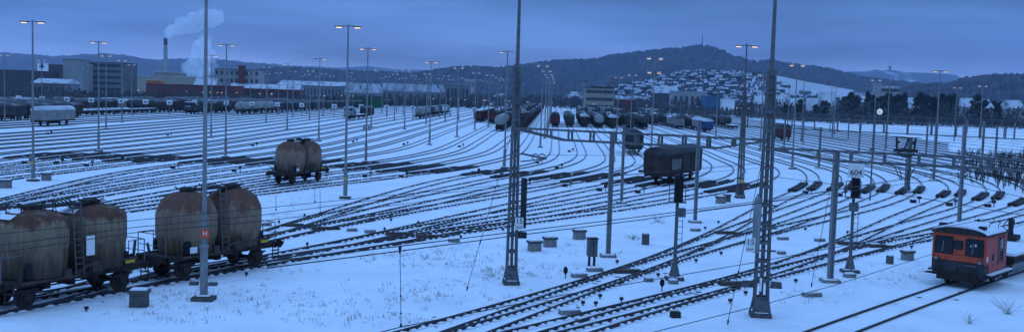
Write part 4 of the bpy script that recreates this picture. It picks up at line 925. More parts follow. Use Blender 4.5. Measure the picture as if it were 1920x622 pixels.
# tension weights, pulleys, brackets
q = MB(); q.box((0.52, 0.0, 4.1), (0.26, 0.3, 2.5)); q.build('weight_stack', dark, lt1)
q = MB(); q.box((0.45, -0.05, 2.5), (0.5, 0.3, 0.3)); q.build('bracket', dark, lt1)
q = MB(); q.bar((0.3, 0, 6.6), (1.6, 0, 6.35), 0.1); q.bar((0.3, 0, 6.2), (1.6, 0, 6.35), 0.06); q.build('pulley_arm', galv_d, lt1)
for x in (1.03, 1.38): q = MB(); q.ring((x, -0.05, 6.45), 0.155, 0.028, 18); q.bar((x - .15, -.05, 6.45), (x + .15, -.05, 6.45), 0.03); q.build('pulley_wheel', lgrey_m, lt1)
q = MB(); q.lathe([(0.17, 2.9), (0.18, 5.0), (0.14, 5.25), (0.03, 5.5)], (-0.38, -0.35, 0), 14); q.build('weight_tube', galv, lt2)
for z in (3.0, 4.0, 5.0): q = MB(); q.box((0, -0.36, z), (1.0, 0.05, 0.08)); q.build('bracket', galv_d, lt2)
for s in (-1, 1): q = MB(); q.box((s * 0.62, -0.1, 1.45), (0.5, 0.22, 0.28), taper=0.85); q.build('side_arm', conc_d, lt2)
q = MB(); q.box((-0.1, -0.42, 1.5), (0.1, 0.04, 0.6)); q.build('plate', white_m, lt2)
def speed_sign(x, y, z, tower_label, label):
    s_ = thing('speed_sign', label, 'speed sign', (x, y, z), 0, 'speed limit signs')
    b = MB(); b.box((0, 0, 0), (0.42, 0.03, 0.62)); bd = b.build('board', white_m, s_)
    text('15', 0.36, (0, -0.02, 0.12), black_m, bd); text('km/h', 0.15, (0, -0.02, -0.18), black_m, bd)
    k = MB(); k.bar((0, 0.02, 0.2), (0.0, 0.35, 0.2), 0.04); k.bar((0, 0.02, -0.2), (0.0, 0.35, -0.2), 0.04); k.build('bracket', galv_d, s_)
a_ = at(973.5, 419, y1 - 0.45); speed_sign(a_[0], a_[1], a_[2], '', 'speed sign reading 15 on the central lattice tower')
a_ = at(1407, 459, y2 - 0.5); speed_sign(a_[0], a_[1], a_[2], '', 'speed sign reading 15 beside the big right-hand lattice tower')

# ------------------------------------------------------------------ catenary posts and beams
def post(px, py, H, label, w_=0.26, m=galv, name='catenary_post', ins=0.0):
    x, y = G(px, py); root = thing(name, label, 'catenary post', (x, y, 0), 0, 'catenary posts')
    mb = MB(); mb.box((0, 0, H / 2), (w_ * 0.8, 0.05, H)); mb.box((-w_ * 0.4, 0, H / 2), (0.05, w_, H)); mb.box((w_ * 0.4, 0, H / 2), (0.05, w_, H)); mb.build('column', m, root)
    f = MB(); f.box((0, 0, 0.06), (0.95, 0.8, 0.18)); f.build('foundation', conc, root); f = MB(); f.box((0, 0, 0.17), (0.8, 0.66, 0.06), taper=0.7); f.build('snow_layer', snow_top, root)
    c = MB(); c.box((0, 0, H + 0.04), (w_ + 0.1, w_ + 0.1, 0.08)); c.build('cap', m, root)
    return root
post(1140, 481, 7.45, 'thick grey post carrying the long beam, behind the grey cabinet', 0.29)
post(1165, 381, 7.0, 'grey post just left of the dark covered wagon')
post(1303, 417, 7.9, 'slim grey post right of the graffitied wagon', 0.26)
post(1556, 528, 7.0, 'tall grey post just left of the 604 signal', 0.29)
post(1798, 420, 8.1, 'slim grey post rising behind the red tractor', 0.26)
post(1700, 361, 6.0, 'thick post carrying the overhead switch, right of the 604 signal', 0.5)
for i, (px, py, H) in enumerate(sorted([(1750, 339, 7.5), (1535, 316, 6), (1636, 300, 8), (1610, 288, 6.5), (1470, 276, 6), (1505, 270, 6), (1866, 300, 6.5), (1430, 298, 7), (1840, 318, 7.5), (1812, 262, 6), (1660, 284, 6), (1590, 262, 6), (1900, 282, 6.5), (1560, 262, 7), (1736, 292, 6.5)])):
    post(px, py, H, 'distant catenary post at the right, %s from the left' % ORD[i], 0.3).name = 'catenary_post'
def vsub(a, b): return tuple(p - q for p, q in zip(a, b))
def beam(name, A, B, depth, label, haunch=(0, 0), step=1.35, face=0.3, pair=True):
    """portal beam between two points; chords of angle steel with pairs of battens"""
    root = thing(name, label, 'beam', A, 0, 'catenary beams'); B = Vector(vsub(B, A)); L_ = B.length; d = B.normalized()
    sd_ = d.cross(Vector((0, 0, 1))).normalized() * (face / 2)
    def dz(t):
        k = depth
        if haunch[0] and t < haunch[0]: k = depth * (0.12 + 0.88 * t / haunch[0])
        if haunch[1] and t > L_ - haunch[1]: k = depth * (0.12 + 0.88 * (L_ - t) / haunch[1])
        return k
    for s in (-1, 1):
        u = MB(); u.bar(sd_ * s, B + sd_ * s, 0.085); u.build('upper_chord', galv_d, root)
        l = MB(); ts = sorted(set([0, haunch[0], L_ - haunch[1], L_]))
        for a, b in zip(ts[:-1], ts[1:]): l.bar(d * a + sd_ * s - Vector((0, 0, dz(a))), d * b + sd_ * s - Vector((0, 0, dz(b))), 0.09)
        l.build('lower_chord', galv_d, root)
    t_ = 0.6; mb = MB()
    while t_ < L_:
        for s in (-1, 1): mb.bar(d * t_ + sd_ * s, d * t_ + sd_ * s - Vector((0, 0, dz(t_))), 0.10)
        mb.bar(d * t_ + sd_, d * t_ - sd_, 0.06); t_ += step
    mb.build('batten', galv_d, root); return root
tA = (x1 + 0.1, y1, 7.86); tB = (x2 - 0.1, y2, 7.86)
# posts that carry the beam at its depth
beam('catenary_beam', tA, tB, 0.47, 'long grey beam with sloping ends between the two big lattice towers', (2.6, 2.2), 1.15, 0.42)
e_ = at(1935, 301.5, 40.0)
beam('catenary_beam', (x2 + 0.2, y2, 7.5), (e_[0] + 0.6, e_[1], 7.5), 0.42, 'long grey beam running right from the big lattice tower, past the 604 sign', (2.6, 0), 1.35, 0.42)
g2 = beam('catenary_beam', at(1392, 216, 112), at(1960, 240.5, 104), 1.25, 'deep distant beam crossing in front of the dark trees at the right', (0, 0), 2.4, 0.8)
beam('catenary_beam', at(1290, 207, 210), at(1940, 227, 170), 1.0, 'second, farther beam just above the deep one at the right', (0, 0), 3.0, 0.8)
beam('catenary_beam', at(1040, 203, 330), at(1560, 222, 300), 0.9, 'thin distant beam over the wagon fronts right of centre', (0, 0), 5.0, 0.8)
beam('catenary_beam', at(1035, 211.5, 345), at(1240, 219, 345), 0.5, 'thinnest distant beam behind the wagon fronts', (0, 0), 6.0, 0.5)
# overhead switch on its post
sw = thing('overhead_switch', 'dark overhead switch with a crossbar and slanting struts on the right-hand beam', 'overhead switch', at(1698, 281, 41.5), 0)
q = MB(); q.box((0, 0, -0.02), (0.85, 0.45, 0.13)); q.build('base_frame', dark, sw)
for x in (-0.36, 0.36): q = MB(); q.cyl((x, 0, 0), (x * 1.1, 0, 0.5), 0.045, n=8); q.box((x * 0.9, 0, 0.3), (0.1, 0.1, 0.1)); q.build('insulator', dark, sw)
q = MB(); q.bar((-0.6, 0, 0.53), (0.6, 0, 0.5), 0.04); q.bar((-0.05, 0, 0.05), (0.1, 0, 0.5), 0.05); q.build('crossbar', dark, sw)
q = MB(); q.tube([(-0.3, 0, -0.1), (-0.1, 0, -0.3), (0.25, 0, -0.25), (0.35, 0, -0.1)], 0.03)
q.build('lower_strut', dark, sw)
for x in (-0.26, -0.14, 0.16, 0.28): q = MB(); q.bar((x * 1.6, 0, -0.7), (x * 0.55, 0, -1.25), 0.03); q.build('strut', dark, sw)

# ------------------------------------------------------------------ signals
def pole_ladder(root, x, z0, z1, st=0.33):
    l = MB(); l.bar((x + 0.32, 0, z0), (x + 0.32, 0, z1), 0.03)
    z = z0
    while z < z1: l.bar((x, 0, z), (x + 0.34, 0, z), 0.025); z += st
    l.build('ladder', galv_d, root)
def make_signal(px, py, H, hz0, hz1, board, label, bx):
    x, y = G(px, py); s_ = thing('signal', label, 'signal', (x, y, 0), 0, 'railway signals')
    p = MB(); p.cyl((0, 0, 0.4), (0, 0, H), 0.10, 0.08, 10); p.build('pole', galv_d, s_)
    p = MB(); p.lathe([(0.32, 0.15), (0.12, 0.95)], n=4, smooth=False); p.build('pedestal', galv_d, s_)
    p = MB(); p.box((0, 0, 0.06), (0.95, 0.7, 0.2)); p.build('foundation', conc_d, s_); p = MB(); p.box((0, 0, 0.18), (0.75, 0.55, 0.06)); p.build('snow_layer', snow_top, s_)
    h = MB(); h.box((0.02, -0.16, (hz0 + hz1) / 2), (0.44, 0.26, hz1 - hz0)); hd = h.build('signal_head', black_m, s_)
    n = 4
    for k in range(n):
        z = hz0 + (hz1 - hz0) * (k + 0.5) / n
        v = MB(); v.cyl((0.02, -0.29, z), (0.02, -0.31, z), 0.085, n=12); v.build('lens', dark, hd)
        v = MB(); v.prism([(0.12 * math.cos(a), z + 0.12 * math.sin(a)) for a in [math.pi * i / 6 for i in range(7)]] + [(0.10 * math.cos(a), z + 0.10 * math.sin(a)) for a in [math.pi * i / 6 for i in range(6, -1, -1)]], -0.29, -0.5, 0, 'Y'); v.build('visor', black_m, hd)
    b = MB(); b.box((bx, -0.1, hz0 - 0.55), (0.44, 0.34, 0.46)); b.build('relay_box', galv_d, s_)
    pole_ladder(s_, 0.0, 1.5, hz0 - 0.9)
    q = MB(); q.box((0, 0, hz0 - 0.02), (0.9, 0.5, 0.05)); q.tube([(-0.4, 0.2, hz0), (-0.4, 0.2, hz0 + 0.9), (0.45, 0.2, hz0 + 0.9), (0.45, 0.2, hz0)], 0.025); q.build('platform', galv_d, s_)
    if board:
        b = MB(); b.box((0.0, -0.06, H + 0.15), (0.92, 0.04, 0.86)); bd = b.build('board', white_m, s_); text(board, 0.46, (0.0, -0.09, H + 0.0), black_m, bd); bd.location.x = 0.03
    return s_
make_signal(1593, 510, 5.7, 4.3, 5.4, '604', 'dark signal under a white board reading 604', 0.0)
make_signal(1264, 524, 5.6, 4.15, 5.55, None, 'dark signal with a ladder in front of the graffitied wagon', 0.2)

# ------------------------------------------------------------------ station clock
cx_, cy_, cz_ = at(1649, 209.5, 100); ck = thing('clock', 'round white station clock on a bracket at the right', 'clock', (cx_, cy_, cz_))
q = MB(); q.cyl((0, 0.08, 0), (0, -0.08, 0), 0.33, n=24); q.build('case', dark, ck)
q = MB(); q.cyl((0, -0.08, 0), (0, -0.1, 0), 0.30, n=24); fc = q.build('face', mat('clock_face', (0.8, 0.78, 0.66), 0.5, emit=(0.6, 0.7, 0.62), estr=0.35), ck)
q = MB(); q.bar((0, -0.115, 0), (0.02, -0.115, -0.16), 0.035); q.bar((0, -0.115, 0), (-0.2, -0.115, 0.06), 0.025); q.build('hand', black_m, fc)
q = MB(); q.bar((0, 0.05, 0.3), (0, 0.05, 0.9), 0.06); q.bar((0, 0.05, 0.9), (-0.45, 0.05, 0.9), 0.06); q.bar((-0.45, 0.05, 0.9), (-0.45, 0.05, -cz_), 0.12); q.build('bracket', galv_d, ck)

# ------------------------------------------------------------------ wires
def wire(pts, r, label, sag=0.0, name='overhead_wire', drop=None):
    c0 = pts[0]; mb = MB(); P = []
    for a, b in zip(pts[:-1], pts[1:]):
        for k in range(8):
            t_ = k / 8; P.append(tuple(a[i] + (b[i] - a[i]) * t_ - c0[i] - (sag * 4 * t_ * (1 - t_) if i == 2 else 0) for i in range(3)))
    P.append(vsub(pts[-1], c0)); mb.tube(P, r, 4)
    root = mb.build(name, wire_m); root.location = c0
    return tag(root, label, 'wire', 'overhead wires')
def Z(px, py, z):
    x, y = G(px, py, z); return (x, y, z)
# nearest catenary: contact wire with its messenger and a hanging dropper
wire([Z(560, 661, 5.5), Z(752, 612, 5.5), Z(1052, 553, 5.5), Z(1400, 494, 5.5), Z(1660, 446, 5.5), Z(1990, 384, 5.5)], 0.009, 'nearest contact wire crossing low in the right foreground')
wire([Z(500, 490, 6.95), Z(750, 461, 6.95), Z(960, 435, 6.95), Z(1200, 406, 6.95), Z(1400, 380, 6.95), Z(1700, 336, 6.95), Z(1990, 300, 6.95)], 0.009, 'upper carrying wire above the nearest contact wire')
wire([Z(500, 502, 6.93), Z(750, 470, 6.93), Z(960, 442, 6.93), Z(1200, 412, 6.93), Z(1400, 384, 6.93), Z(1700, 344, 6.93), Z(1990, 310, 6.93)], 0.009, 'thin wire just below the upper carrying wire')
a_ = Z(750, 461, 6.95); b_ = Z(752, 612, 5.5)
dr = MB(); dr.cyl((0, 0, 0), vsub(b_, a_), 0.006, n=5); dr.cyl((0, 0, 0), (0, 0, -0.12), 0.03, 0.015, 6)
for f_ in (0.6, 0.82): dr.cyl(tuple(v * f_ for v in vsub(b_, a_)), tuple(v * (f_ + 0.015) for v in vsub(b_, a_)), 0.015, n=6)
dr.cyl(tuple(v * 0.95 for v in vsub(b_, a_)), vsub(b_, a_), 0.012, 0.025, 6)
o = dr.build('dropper_wire', wire_m); o.location = a_; tag(o, 'thin vertical dropper hanging in front of the grass patch', 'wire', 'overhead wires')
for k, pts in enumerate([[(-60, 444), (249, 413), (482, 391), (720, 367), (960, 345), (1148, 330), (1420, 305)], [(-60, 482), (249, 436), (482, 415), (700, 390), (960, 354), (1148, 338), (1420, 315)], [(-60, 468), (249, 426), (482, 404), (700, 375), (960, 349), (1148, 334)]]):
    wire([Z(px, py, 5.6) for px, py in pts], 0.010, ['uppermost', 'lowest', 'middle'][k] + ' of the wires crossing in front of the silo wagons')
for k, (px, y0_, y1_) in enumerate([(517, 366, 394), (590, 351, 379), (600, 357, 401)]):
    a_ = Z(px, y0_, 6.0 + 0.0 * k); Yd = a_[1]; b_ = at(px + 0.5, y1_, Yd); d_ = MB(); d_.cyl((0, 0, 0), vsub(b_, a_), 0.008, n=5); d_.cyl(vsub(b_, a_), tuple(v * 0.85 for v in vsub(b_, a_)), 0.04, 0.01, 6)
    o = d_.build('dropper_wire', wire_m); o.location = a_; tag(o, 'short dropper wire below the lone silo wagon, %s from the left' % ORD[k], 'wire', 'overhead wires')
# guy wires from masts to the ground
for (tp, gp, lb) in (((x1 - 0.2, y1, 7.6), G(875, 551), 'slanting guy wire left of the central lattice tower'), ((x2 - 0.2, y2, 7.2), G(1364, 615), 'slanting guy wire left of the big right-hand lattice tower'), ((*G(1556, 528), 6.7), G(1521, 543), 'slanting guy wire left of the tall grey post by the 604 signal')):
    a_ = Vector(tp); b_ = Vector((gp[0], gp[1], 0.25)); mb = MB(); mb.cyl((0, 0, 0), b_ - a_, 0.014, n=5); mb.cyl((b_ - a_) * 0.985, b_ - a_ + Vector((0, 0, -0.1)), 0.05, 0.02, 6); mb.cyl((b_ - a_) * 0.7, (b_ - a_) * 0.72, 0.035, n=6)
    o = mb.build('guy_wire', wire_m); o.location = a_; tag(o, lb, 'wire', 'guy wires')
P_ = [Z(1100, 654, 0.3), Z(1232, 620, 0.3), Z(1400, 578, 0.3), Z(1562, 535, 0.3), Z(1744, 477, 0.3), Z(1920, 420, 0.3)]
wire(P_, 0.018, 'low cable strung above the snow left of the red tractor', name='ground_cable')
P_ = [Z(640, 499, 0.05), Z(560, 512, 0.05), Z(470, 540, 0.05)]
# wires over the tracks at the right and centre
gx = [(-4.8, 0), (5, 1), (14, 2), (23.4, 3), (32.4, 4), (41.3, 5), (45.7, 6), (50, 7), (54, 8), (58.2, 9), (62.4, 10), (71.5, 11), (80.5, 12), (90, 13)]
for k, (x0, _) in enumerate(gx[4:]):
    wire([(*yx(x0, 45 if x0 > 40 else 110), 5.6), (*yx(x0, 400), 5.6)], 0.02, 'overhead wire along a straight track at the right, %s from the left' % ORD[k])
for k, pts in enumerate([[(1440, 264), (1560, 285), (1700, 318), (1960, 380)], [(1440, 300), (1580, 286), (1700, 270), (1800, 268)], [(1150, 330), (1300, 318), (1440, 305)], [(1310, 395), (1446, 377), (1561, 357), (1700, 333), (1960, 290)], [(1440, 330), (1600, 350), (1960, 410)], [(985, 290), (1100, 291), (1230, 292), (1310, 296)], [(960, 335), (1100, 324), (1250, 302)]]):
    wire([Z(px, py, 5.8) for px, py in pts], 0.012, 'thin wire crossing the yard right of centre, %s of the crossing ones' % ORD[k])

# ------------------------------------------------------------------ small things in the snow
def put(name, label, cat, px, py, group=None, rz=0.0):
    x, y = G(px, py); return thing(name, label, cat, (x, y, 0), R(rz), group)
def conc_box(px, py, w_, d_, h_, label, lid=True, rz=20, m=conc):
    r_ = put('trackside_box', label, 'trackside box', px, py, 'concrete boxes beside the tracks', rz)
    b = MB(); b.box((0, 0, h_ / 2), (w_, d_, h_), taper=0.96); b.build('box_body', m, r_)
    if lid:
        l = MB(); l.box((0, 0, h_ + 0.05), (w_ + 0.12, d_ + 0.1, 0.14)); l.build('lid', conc_d, r_)
    s_ = MB(); s_.box((0, 0, h_ + (0.15 if lid else 0.03)), (w_ * 0.96, d_ * 0.9, 0.07), taper=0.85); s_.build('snow_layer', snow_top, r_)
conc_box(1002, 470, 0.75, 0.5, 0.52, 'leftmost of three grey concrete boxes right of the central tower')
conc_box(1031, 462, 0.75, 0.5, 0.50, 'middle one of three grey concrete boxes right of the central tower')
conc_box(1086, 448, 0.75, 0.5, 0.52, 'rightmost of three grey concrete boxes right of the central tower')
conc_box(1210, 458, 0.36, 0.4, 0.72, 'upright narrow concrete box left of the ladder signal', lid=False, m=conc_d)
conc_box(1351, 381, 0.75, 0.6, 0.55, 'wider of two boxes at the foot of the farther lattice tower')
conc_box(1363, 378, 0.45, 0.6, 0.6, 'narrower of two boxes at the foot of the farther lattice tower', m=conc_d)
conc_box(261, 574, 0.72, 0.5, 0.62, 'dark concrete box with a snow cap below the coupled silo wagons', rz=5, m=conc_d)
conc_box(10, 352, 1.0, 0.8, 0.62, 'grey box with a snowy lid at the left edge')
conc_box(87, 338, 0.85, 0.8, 0.62, 'grey box right of the far left mast')
conc_box(1668, 494, 0.3, 0.35, 0.5, 'small upright box left of the red tractor', lid=False, m=conc_d)
conc_box(1701, 487, 0.62, 0.5, 0.48, 'wide concrete box close to the red tractor')
# tall cabinet on legs
cb = put('switch_cabinet', 'tall grey cabinet on legs beside the three concrete boxes', 'cabinet', 1109, 498, None, 15)
q = MB(); q.box((0, 0, 1.05), (0.52, 0.4, 1.0)); b_ = q.build('cabinet_body', galv_d, cb); q = MB(); q.box((0, 0, 1.58), (0.6, 0.48, 0.06)); q.build('roof', dark, cb)
q = MB(); q.box((0, -0.21, 1.05), (0.02, 0.02, 0.9)); q.build('door_seam', dark, b_)
for x in (-0.15, 0.15): q = MB(); q.box((x, 0, 0.28), (0.07, 0.25, 0.56)); q.build('leg', dark, cb)
def plinth(px, py, w_, label, rz=15, h_=0.2, m=conc):
    r_ = put('concrete_plinth', label, 'plinth', px, py, 'low concrete plinths in the snow', rz)
    q = MB(); q.box((0, 0, h_ / 2), (w_, 0.4, h_), taper=0.95); q.build('block', m, r_); q = MB(); q.box((0, 0, h_ + 0.03), (w_ * 0.9, 0.34, 0.06), taper=0.8); q.build('snow_layer', snow_top, r_)
for a in [(1086, 519, 0.85, 'low plinth left of the cabinet foot'), (1115, 508, 0.9, 'low plinth at the cabinet foot'), (1068, 588, 0.95, 'long low plinth between the foreground tracks'), (1216, 527, 0.42, 'small plinth left of the ladder signal foot'), (1262, 531, 0.45, 'small plinth below the ladder signal foot'), (1304, 433, 0.7, 'low plinth under the slim grey post'), (1468, 449, 0.75, 'snow-capped plinth right of the big lattice tower'), (1465, 476, 0.45, 'small double plinth right of the speed sign'), (1537, 452, 0.7, 'thin bar-like plinth left of the grey post by the 604 signal'), (1522, 555, 0.95, 'snow-topped dark plinth below the slanting guy wire by the 604 post'),
          (1593, 519, 0.6, 'dark block under the 604 signal'), (851, 453, 0.7, 'low plinth beside the merging tracks left of the central tower'), (498, 423, 0.85, 'low plinth just right of the coupled silo wagons'), (660, 433, 0.7, 'left one of two plinths below the merging tracks'), (694, 436, 0.75, 'right one of two plinths below the merging tracks'), (1640, 462, 0.6, 'flat plinth between merging tracks left of the tractor')]:
    plinth(*a)
def lamp_box(px, py, label, s=1.0):
    r_ = put('point_lamp', label, 'point lamp', px, py, 'small dark point lamps beside the tracks', 15)
    q = MB(); q.cyl((0, 0, 0), (0, 0, 0.16 * s), 0.05 * s, n=8); q.build('stem', dark, r_); q = MB(); q.box((0, 0, 0.23 * s), (0.24 * s, 0.2 * s, 0.18 * s), taper=0.8); q.build('lamp_body', dark, r_)
    q = MB(); q.box((0, 0, 0.335 * s), (0.17 * s, 0.14 * s, 0.04 * s)); q.build('snow_layer', snow_top, r_)
pl_ = [(1093, 572, 'left of a pair below the long plinth'), (1117, 573, 'right of a pair below the long plinth'), (1125, 559, 'above the pair in the right foreground'), (1165, 565, 'left of the big dark block in the foreground'), (1157, 494, 'right of the grey cabinet'), (1305, 492, 'right of the ladder signal'), (1369, 568, 'mushroom-shaped, left of the big lattice tower foot'), (1398, 553, 'directly left of the big lattice tower foot'), (1492, 530, 'mushroom-shaped, right of the big lattice tower foot'), (1234, 519, 'box-shaped, left of the ladder signal foot'), (1510, 432, 'between tracks right of the big lattice tower'), (1347, 419, 'right of the slim grey post'), (1322, 430, 'below the slim grey post'), (1589, 438, 'left of the 604 signal pole'),
       (733, 415, 'left one between the two merging ladders'), (784, 420, 'right one between the two merging ladders'), (721, 432, 'above the lower merging tracks'), (571, 406, 'above the upper merging tracks'), (576, 461, 'below the upper merging tracks'), (530, 458, 'right of the coupled silo wagons buffer'), (523, 419, 'above the coupled silo wagons buffer'), (462, 517, 'at the last wheel of the coupled silo wagons'), (162, 583, 'below the left silo wagon'), (864, 447, 'left of the guy wire of the central tower'), (943, 433, 'at the left side of the central tower'), (1352, 478, 'left of the right speed sign'), (1318, 470, 'between the foreground tracks right of the signal'), (1709, 466, 'above the wide box near the tractor')]
for px, py, lb in pl_: lamp_box(px, py, 'small dark point lamp ' + lb, 0.72)
for px, py, w_, lb in ((1266, 594, 0.42, 'dark squat block in the right foreground snow'),):
    r_ = put('concrete_block', lb, 'block', px, py, None, 10); q = MB(); q.box((0, 0, 0.13), (w_, 0.35, 0.26), taper=0.92); q.build('block', dark, r_)
for px, py, lb in ((1060, 521, 'dark oval marker on a short stick left of the cabinet'), (1241, 545, 'dark oval marker on a short stick at the ladder signal')):
    r_ = put('marker', lb, 'marker', px, py, 'oval markers on sticks'); q = MB(); q.cyl((0, 0, 0), (0, 0, 0.25), 0.03, n=6); q.build('stick', dark, r_)
    q = MB(); q.prism([(0.12 * math.cos(a), 0.42 + 0.2 * math.sin(a)) for a in [i * math.pi / 8 for i in range(16)]], -0.03, 0.03, 0, 'Y'); q.build('oval_plate', black_m, r_)
def point_machine(px, py, label, rz=10, w_=1.5):
    r_ = put('point_machine', label, 'point machine', px, py, 'point machines at the switches', rz)
    q = MB(); q.box((0, 0, 0.09), (w_, 0.5, 0.18), taper=0.93); q.build('casing', wood_m, r_); q = MB(); q.box((w_ * 0.65, 0, 0.07), (0.5, 0.18, 0.12)); q.build('rod_end', dark, r_)
for k, (px, py) in enumerate([(1178, 511), (1358, 438), (1374, 534), (743, 440), (801, 445), (550, 424), (604, 430), (1590, 458), (1643, 463), (12, 390)]):
    point_machine(px, py, 'flat brown point machine cover, ' + ['by the cabinet', 'left of the big lattice tower', 'under the right guy wire', 'upper one on the lower ladder', 'lower one on the lower ladder', 'upper one on the upper ladder', 'lower one on the upper ladder', 'at the foot of the 604 signal', 'right of the 604 signal', 'at the left edge'][k])
cl_ = [(1516, 363), (1580, 368), (1718, 380), (1786, 386), (1858, 388), (1825, 427), (893, 326), (936, 333), (988, 346), (1065, 350), (1130, 358), (1202, 362), (758, 333), (690, 332), (445, 322), (330, 316), (225, 302), (168, 312), (112, 307), (52, 307), (1049, 316), (1206, 323), (478, 274), (318, 254), (93, 252), (666, 267), (761, 272), (865, 276), (1071, 285), (1012, 306)]
for k, (px, py) in enumerate(cl_):
    left = px < 1250
    r_ = put('point_lamp', 'small cluster of point lamp and motor %s, %s from the left' % ('near the rail brakes' if left else 'near the right-hand curves', ORD[sorted([c[0] for c in cl_ if (c[0] < 1250) == left]).index(px)] if sorted([c[0] for c in cl_ if (c[0] < 1250) == left]).index(px) < 24 else 'last'), 'point lamp', px, py, 'point lamps with motors', 10)
    s = 1.0
    q = MB(); q.box((-0.35, 0, 0.16), (0.5, 0.4, 0.32)); q.build('motor', dark, r_); q = MB(); q.cyl((0.3, 0, 0), (0.3, 0, 0.5), 0.05, n=6); q.box((0.3, 0, 0.52), (0.3, 0.25, 0.28)); q.build('lamp_body', galv_d if k % 2 else dark, r_)
    q = MB(); q.box((-0.35, 0, 0.34), (0.46, 0.36, 0.05)); q.build('snow_layer', snow_top, r_)
# two pale cable drums / boards left of centre
r_ = put('sign_board', 'pair of pale boards on legs beside the slim half-lit mast', 'board', 688, 246); 
for x in (-0.6, 0.55): q = MB(); q.box((x, 0, 0.75), (0.75, 0.08, 1.1)); q.build('board', lgrey_m, r_)
# dry grass and twigs poking out of the snow
def grass(name, spots, label, seed, h=(0.03, 0.26)):
    rnd = random.Random(seed); mb = MB()
    for (px, py, rx, ry, n) in spots:
        cx0, cy0 = G(px, py)
        for k in range(int(n * 0.42)):
            a = rnd.uniform(0, 6.28); r2 = math.sqrt(rnd.random()); x = cx0 + rx * r2 * math.cos(a); y = cy0 + ry * r2 * math.sin(a)
            for j in range(rnd.randint(1, 7)):
                hh = h[0] + (h[1] - h[0]) * rnd.random() ** 2; dx, dy = rnd.uniform(-.12, .12), rnd.uniform(-.12, .12); w_ = 0.009
                x_, y_ = x + rnd.uniform(-.16, .16), y + rnd.uniform(-.16, .16)
                mb.add([(x_ - w_, y_, 0), (x_ + w_, y_, 0), (x_ + dx, y_ + dy, hh)], [(0, 1, 2)])
    return tag(mb.build(name, grass_m), label, 'grass', None, 'stuff')
grass('dry_grass', [(800, 486, 4.0, 3.0, 420), (900, 470, 3, 3, 120), (940, 515, 1.5, 2, 160), (960, 500, 2, 3, 120), (640, 545, 7, 3, 130), (760, 560, 5, 2.5, 160), (850, 540, 4, 2.5, 120), (560, 500, 5, 2, 90), (470, 560, 4, 2, 160), (330, 590, 3, 1.6, 120), (300, 555, 2, 1.5, 90), (700, 600, 4, 1.5, 140), (620, 585, 4, 1.5, 120)], 'sparse dry grass stalks poking through the snow between the tracks', 3)
grass('dry_grass', [(530, 400, 6, 6, 160), (640, 378, 6, 5, 120), (1010, 505, 2.5, 3, 120), (1075, 470, 3, 3, 80), (1230, 417, 1.2, 1.5, 60), (1185, 447, .6, .8, 40), (1640, 520, 4, 2, 120), (1560, 560, 4, 2, 60), (1720, 505, 3, 2, 70)], 'thin dry grass stalks in the snow behind and right of the central tower', 5)
def bush(px, py, h_, w_, label, n=140, seed=1, name='bare_bush'):
    x, y = G(px, py); rnd = random.Random(seed); mb = MB()
    for k in range(n):
        a = rnd.uniform(0, 6.28); r2 = w_ * rnd.random(); hh = h_ * rnd.uniform(0.4, 1)
        p0 = (rnd.uniform(-.15, .15) * w_, rnd.uniform(-.15, .15) * w_, 0); p1 = (r2 * 0.6 * math.cos(a), r2 * 0.6 * math.sin(a), hh * 0.6); p2 = (r2 * math.cos(a) + rnd.uniform(-.1, .1), r2 * math.sin(a), hh)
        mb.tube([p0, p1, p2], 0.0045 if h_ < 2 else 0.018, 3)
    o = mb.build(name, grass_m); o.location = (x, y, 0); return tag(o, label, 'bush', 'bare winter bushes')
bush(1890, 588, 0.75, 0.9, 'bare twiggy bush in the lower right corner', 34, 2); bush(1818, 606, 0.5, 0.7, 'low bare twigs in the snow below the red tractor', 22, 3); bush(1186, 449, 0.5, 0.6, 'tiny bare bush left of the upright concrete box', 25, 4); bush(1232, 416, 0.6, 0.8, 'small bare bush left of the ladder signal mast', 30, 5)

# ------------------------------------------------------------------ trains on the yard tracks
def train(x0, Y, pattern, n, where, group, near=None, pitch=14.2, seed=1, gap=0.0):
    rnd = random.Random(seed); y = Y + 7; k = 0
    for i in range(n):
        if gap and rnd.random() < gap: y += pitch; continue
        c = pattern[i] if i < len(pattern) else rnd.choice(pattern[-4:])
        lb = '%s, %s in %s' % (FNAME[c], ORD[k], where)
        on_line(FAR[c], x0, y, lb, group); y += pitch; k += 1
# near-end vehicles with full detail
shl = make_shunter(dgrey_m); shr = make_shunter(lgrey_m)
on_line(shr, -65.8, 322.5, 'dark shunting locomotive with snowy hoods left of the tall half-way mast')
fl2 = make_flat(12.0, True, True); on_line(fl2, -65.8, 337, 'flat wagon coupled behind the shunting locomotive left of centre')
tank_y = make_tank(lgrey_m); cov_far = make_covered(dgrey_m, roofdull, 12.0); cov_b = make_covered(brown_m, snow_roof, 12.5); open_b = make_open(brown_m); open_r = make_open(redw_m); tank_d = make_tank(dgrey_m)
on_line(cov_far, -65.8, 351.5, 'dark covered wagon at the far end of the short shunting train')
on_line(dup(shl, (0, 0, 0)) if False else shl, -119.5, 330, 'small snowy locomotive left of the pale tank wagons')
on_line(FAR['cb'], -119.5, 346, 'brown covered wagon behind the small snowy locomotive'); on_line(FAR['td'], -119.5, 360.5, 'dark tank wagon behind the small snowy locomotive')
cov_w = make_covered(lgrey_m, snow_roof, 13.5); on_line(cov_w, -106.8, 213, 'pale grey covered wagon with a snowy roof standing alone at the far left')
on_line(tank_y, -14.0, 263.5, 'pale tank wagon at the near end of the central train, round end showing', 'tank wagons')
train(-14.0, 271, ['ts', 'ob', 'td', 'cb', 'cg', 'ob', 'td', 'ob', 'ob', 'cb', 'cg', 'td'], 34, 'the tank wagon train left of the central tower', 'wagons of the central trains', seed=3)
on_line(open_b, -8.6, 268, 'brown open wagon with a scrap load right behind the central lattice tower', 'open wagons')
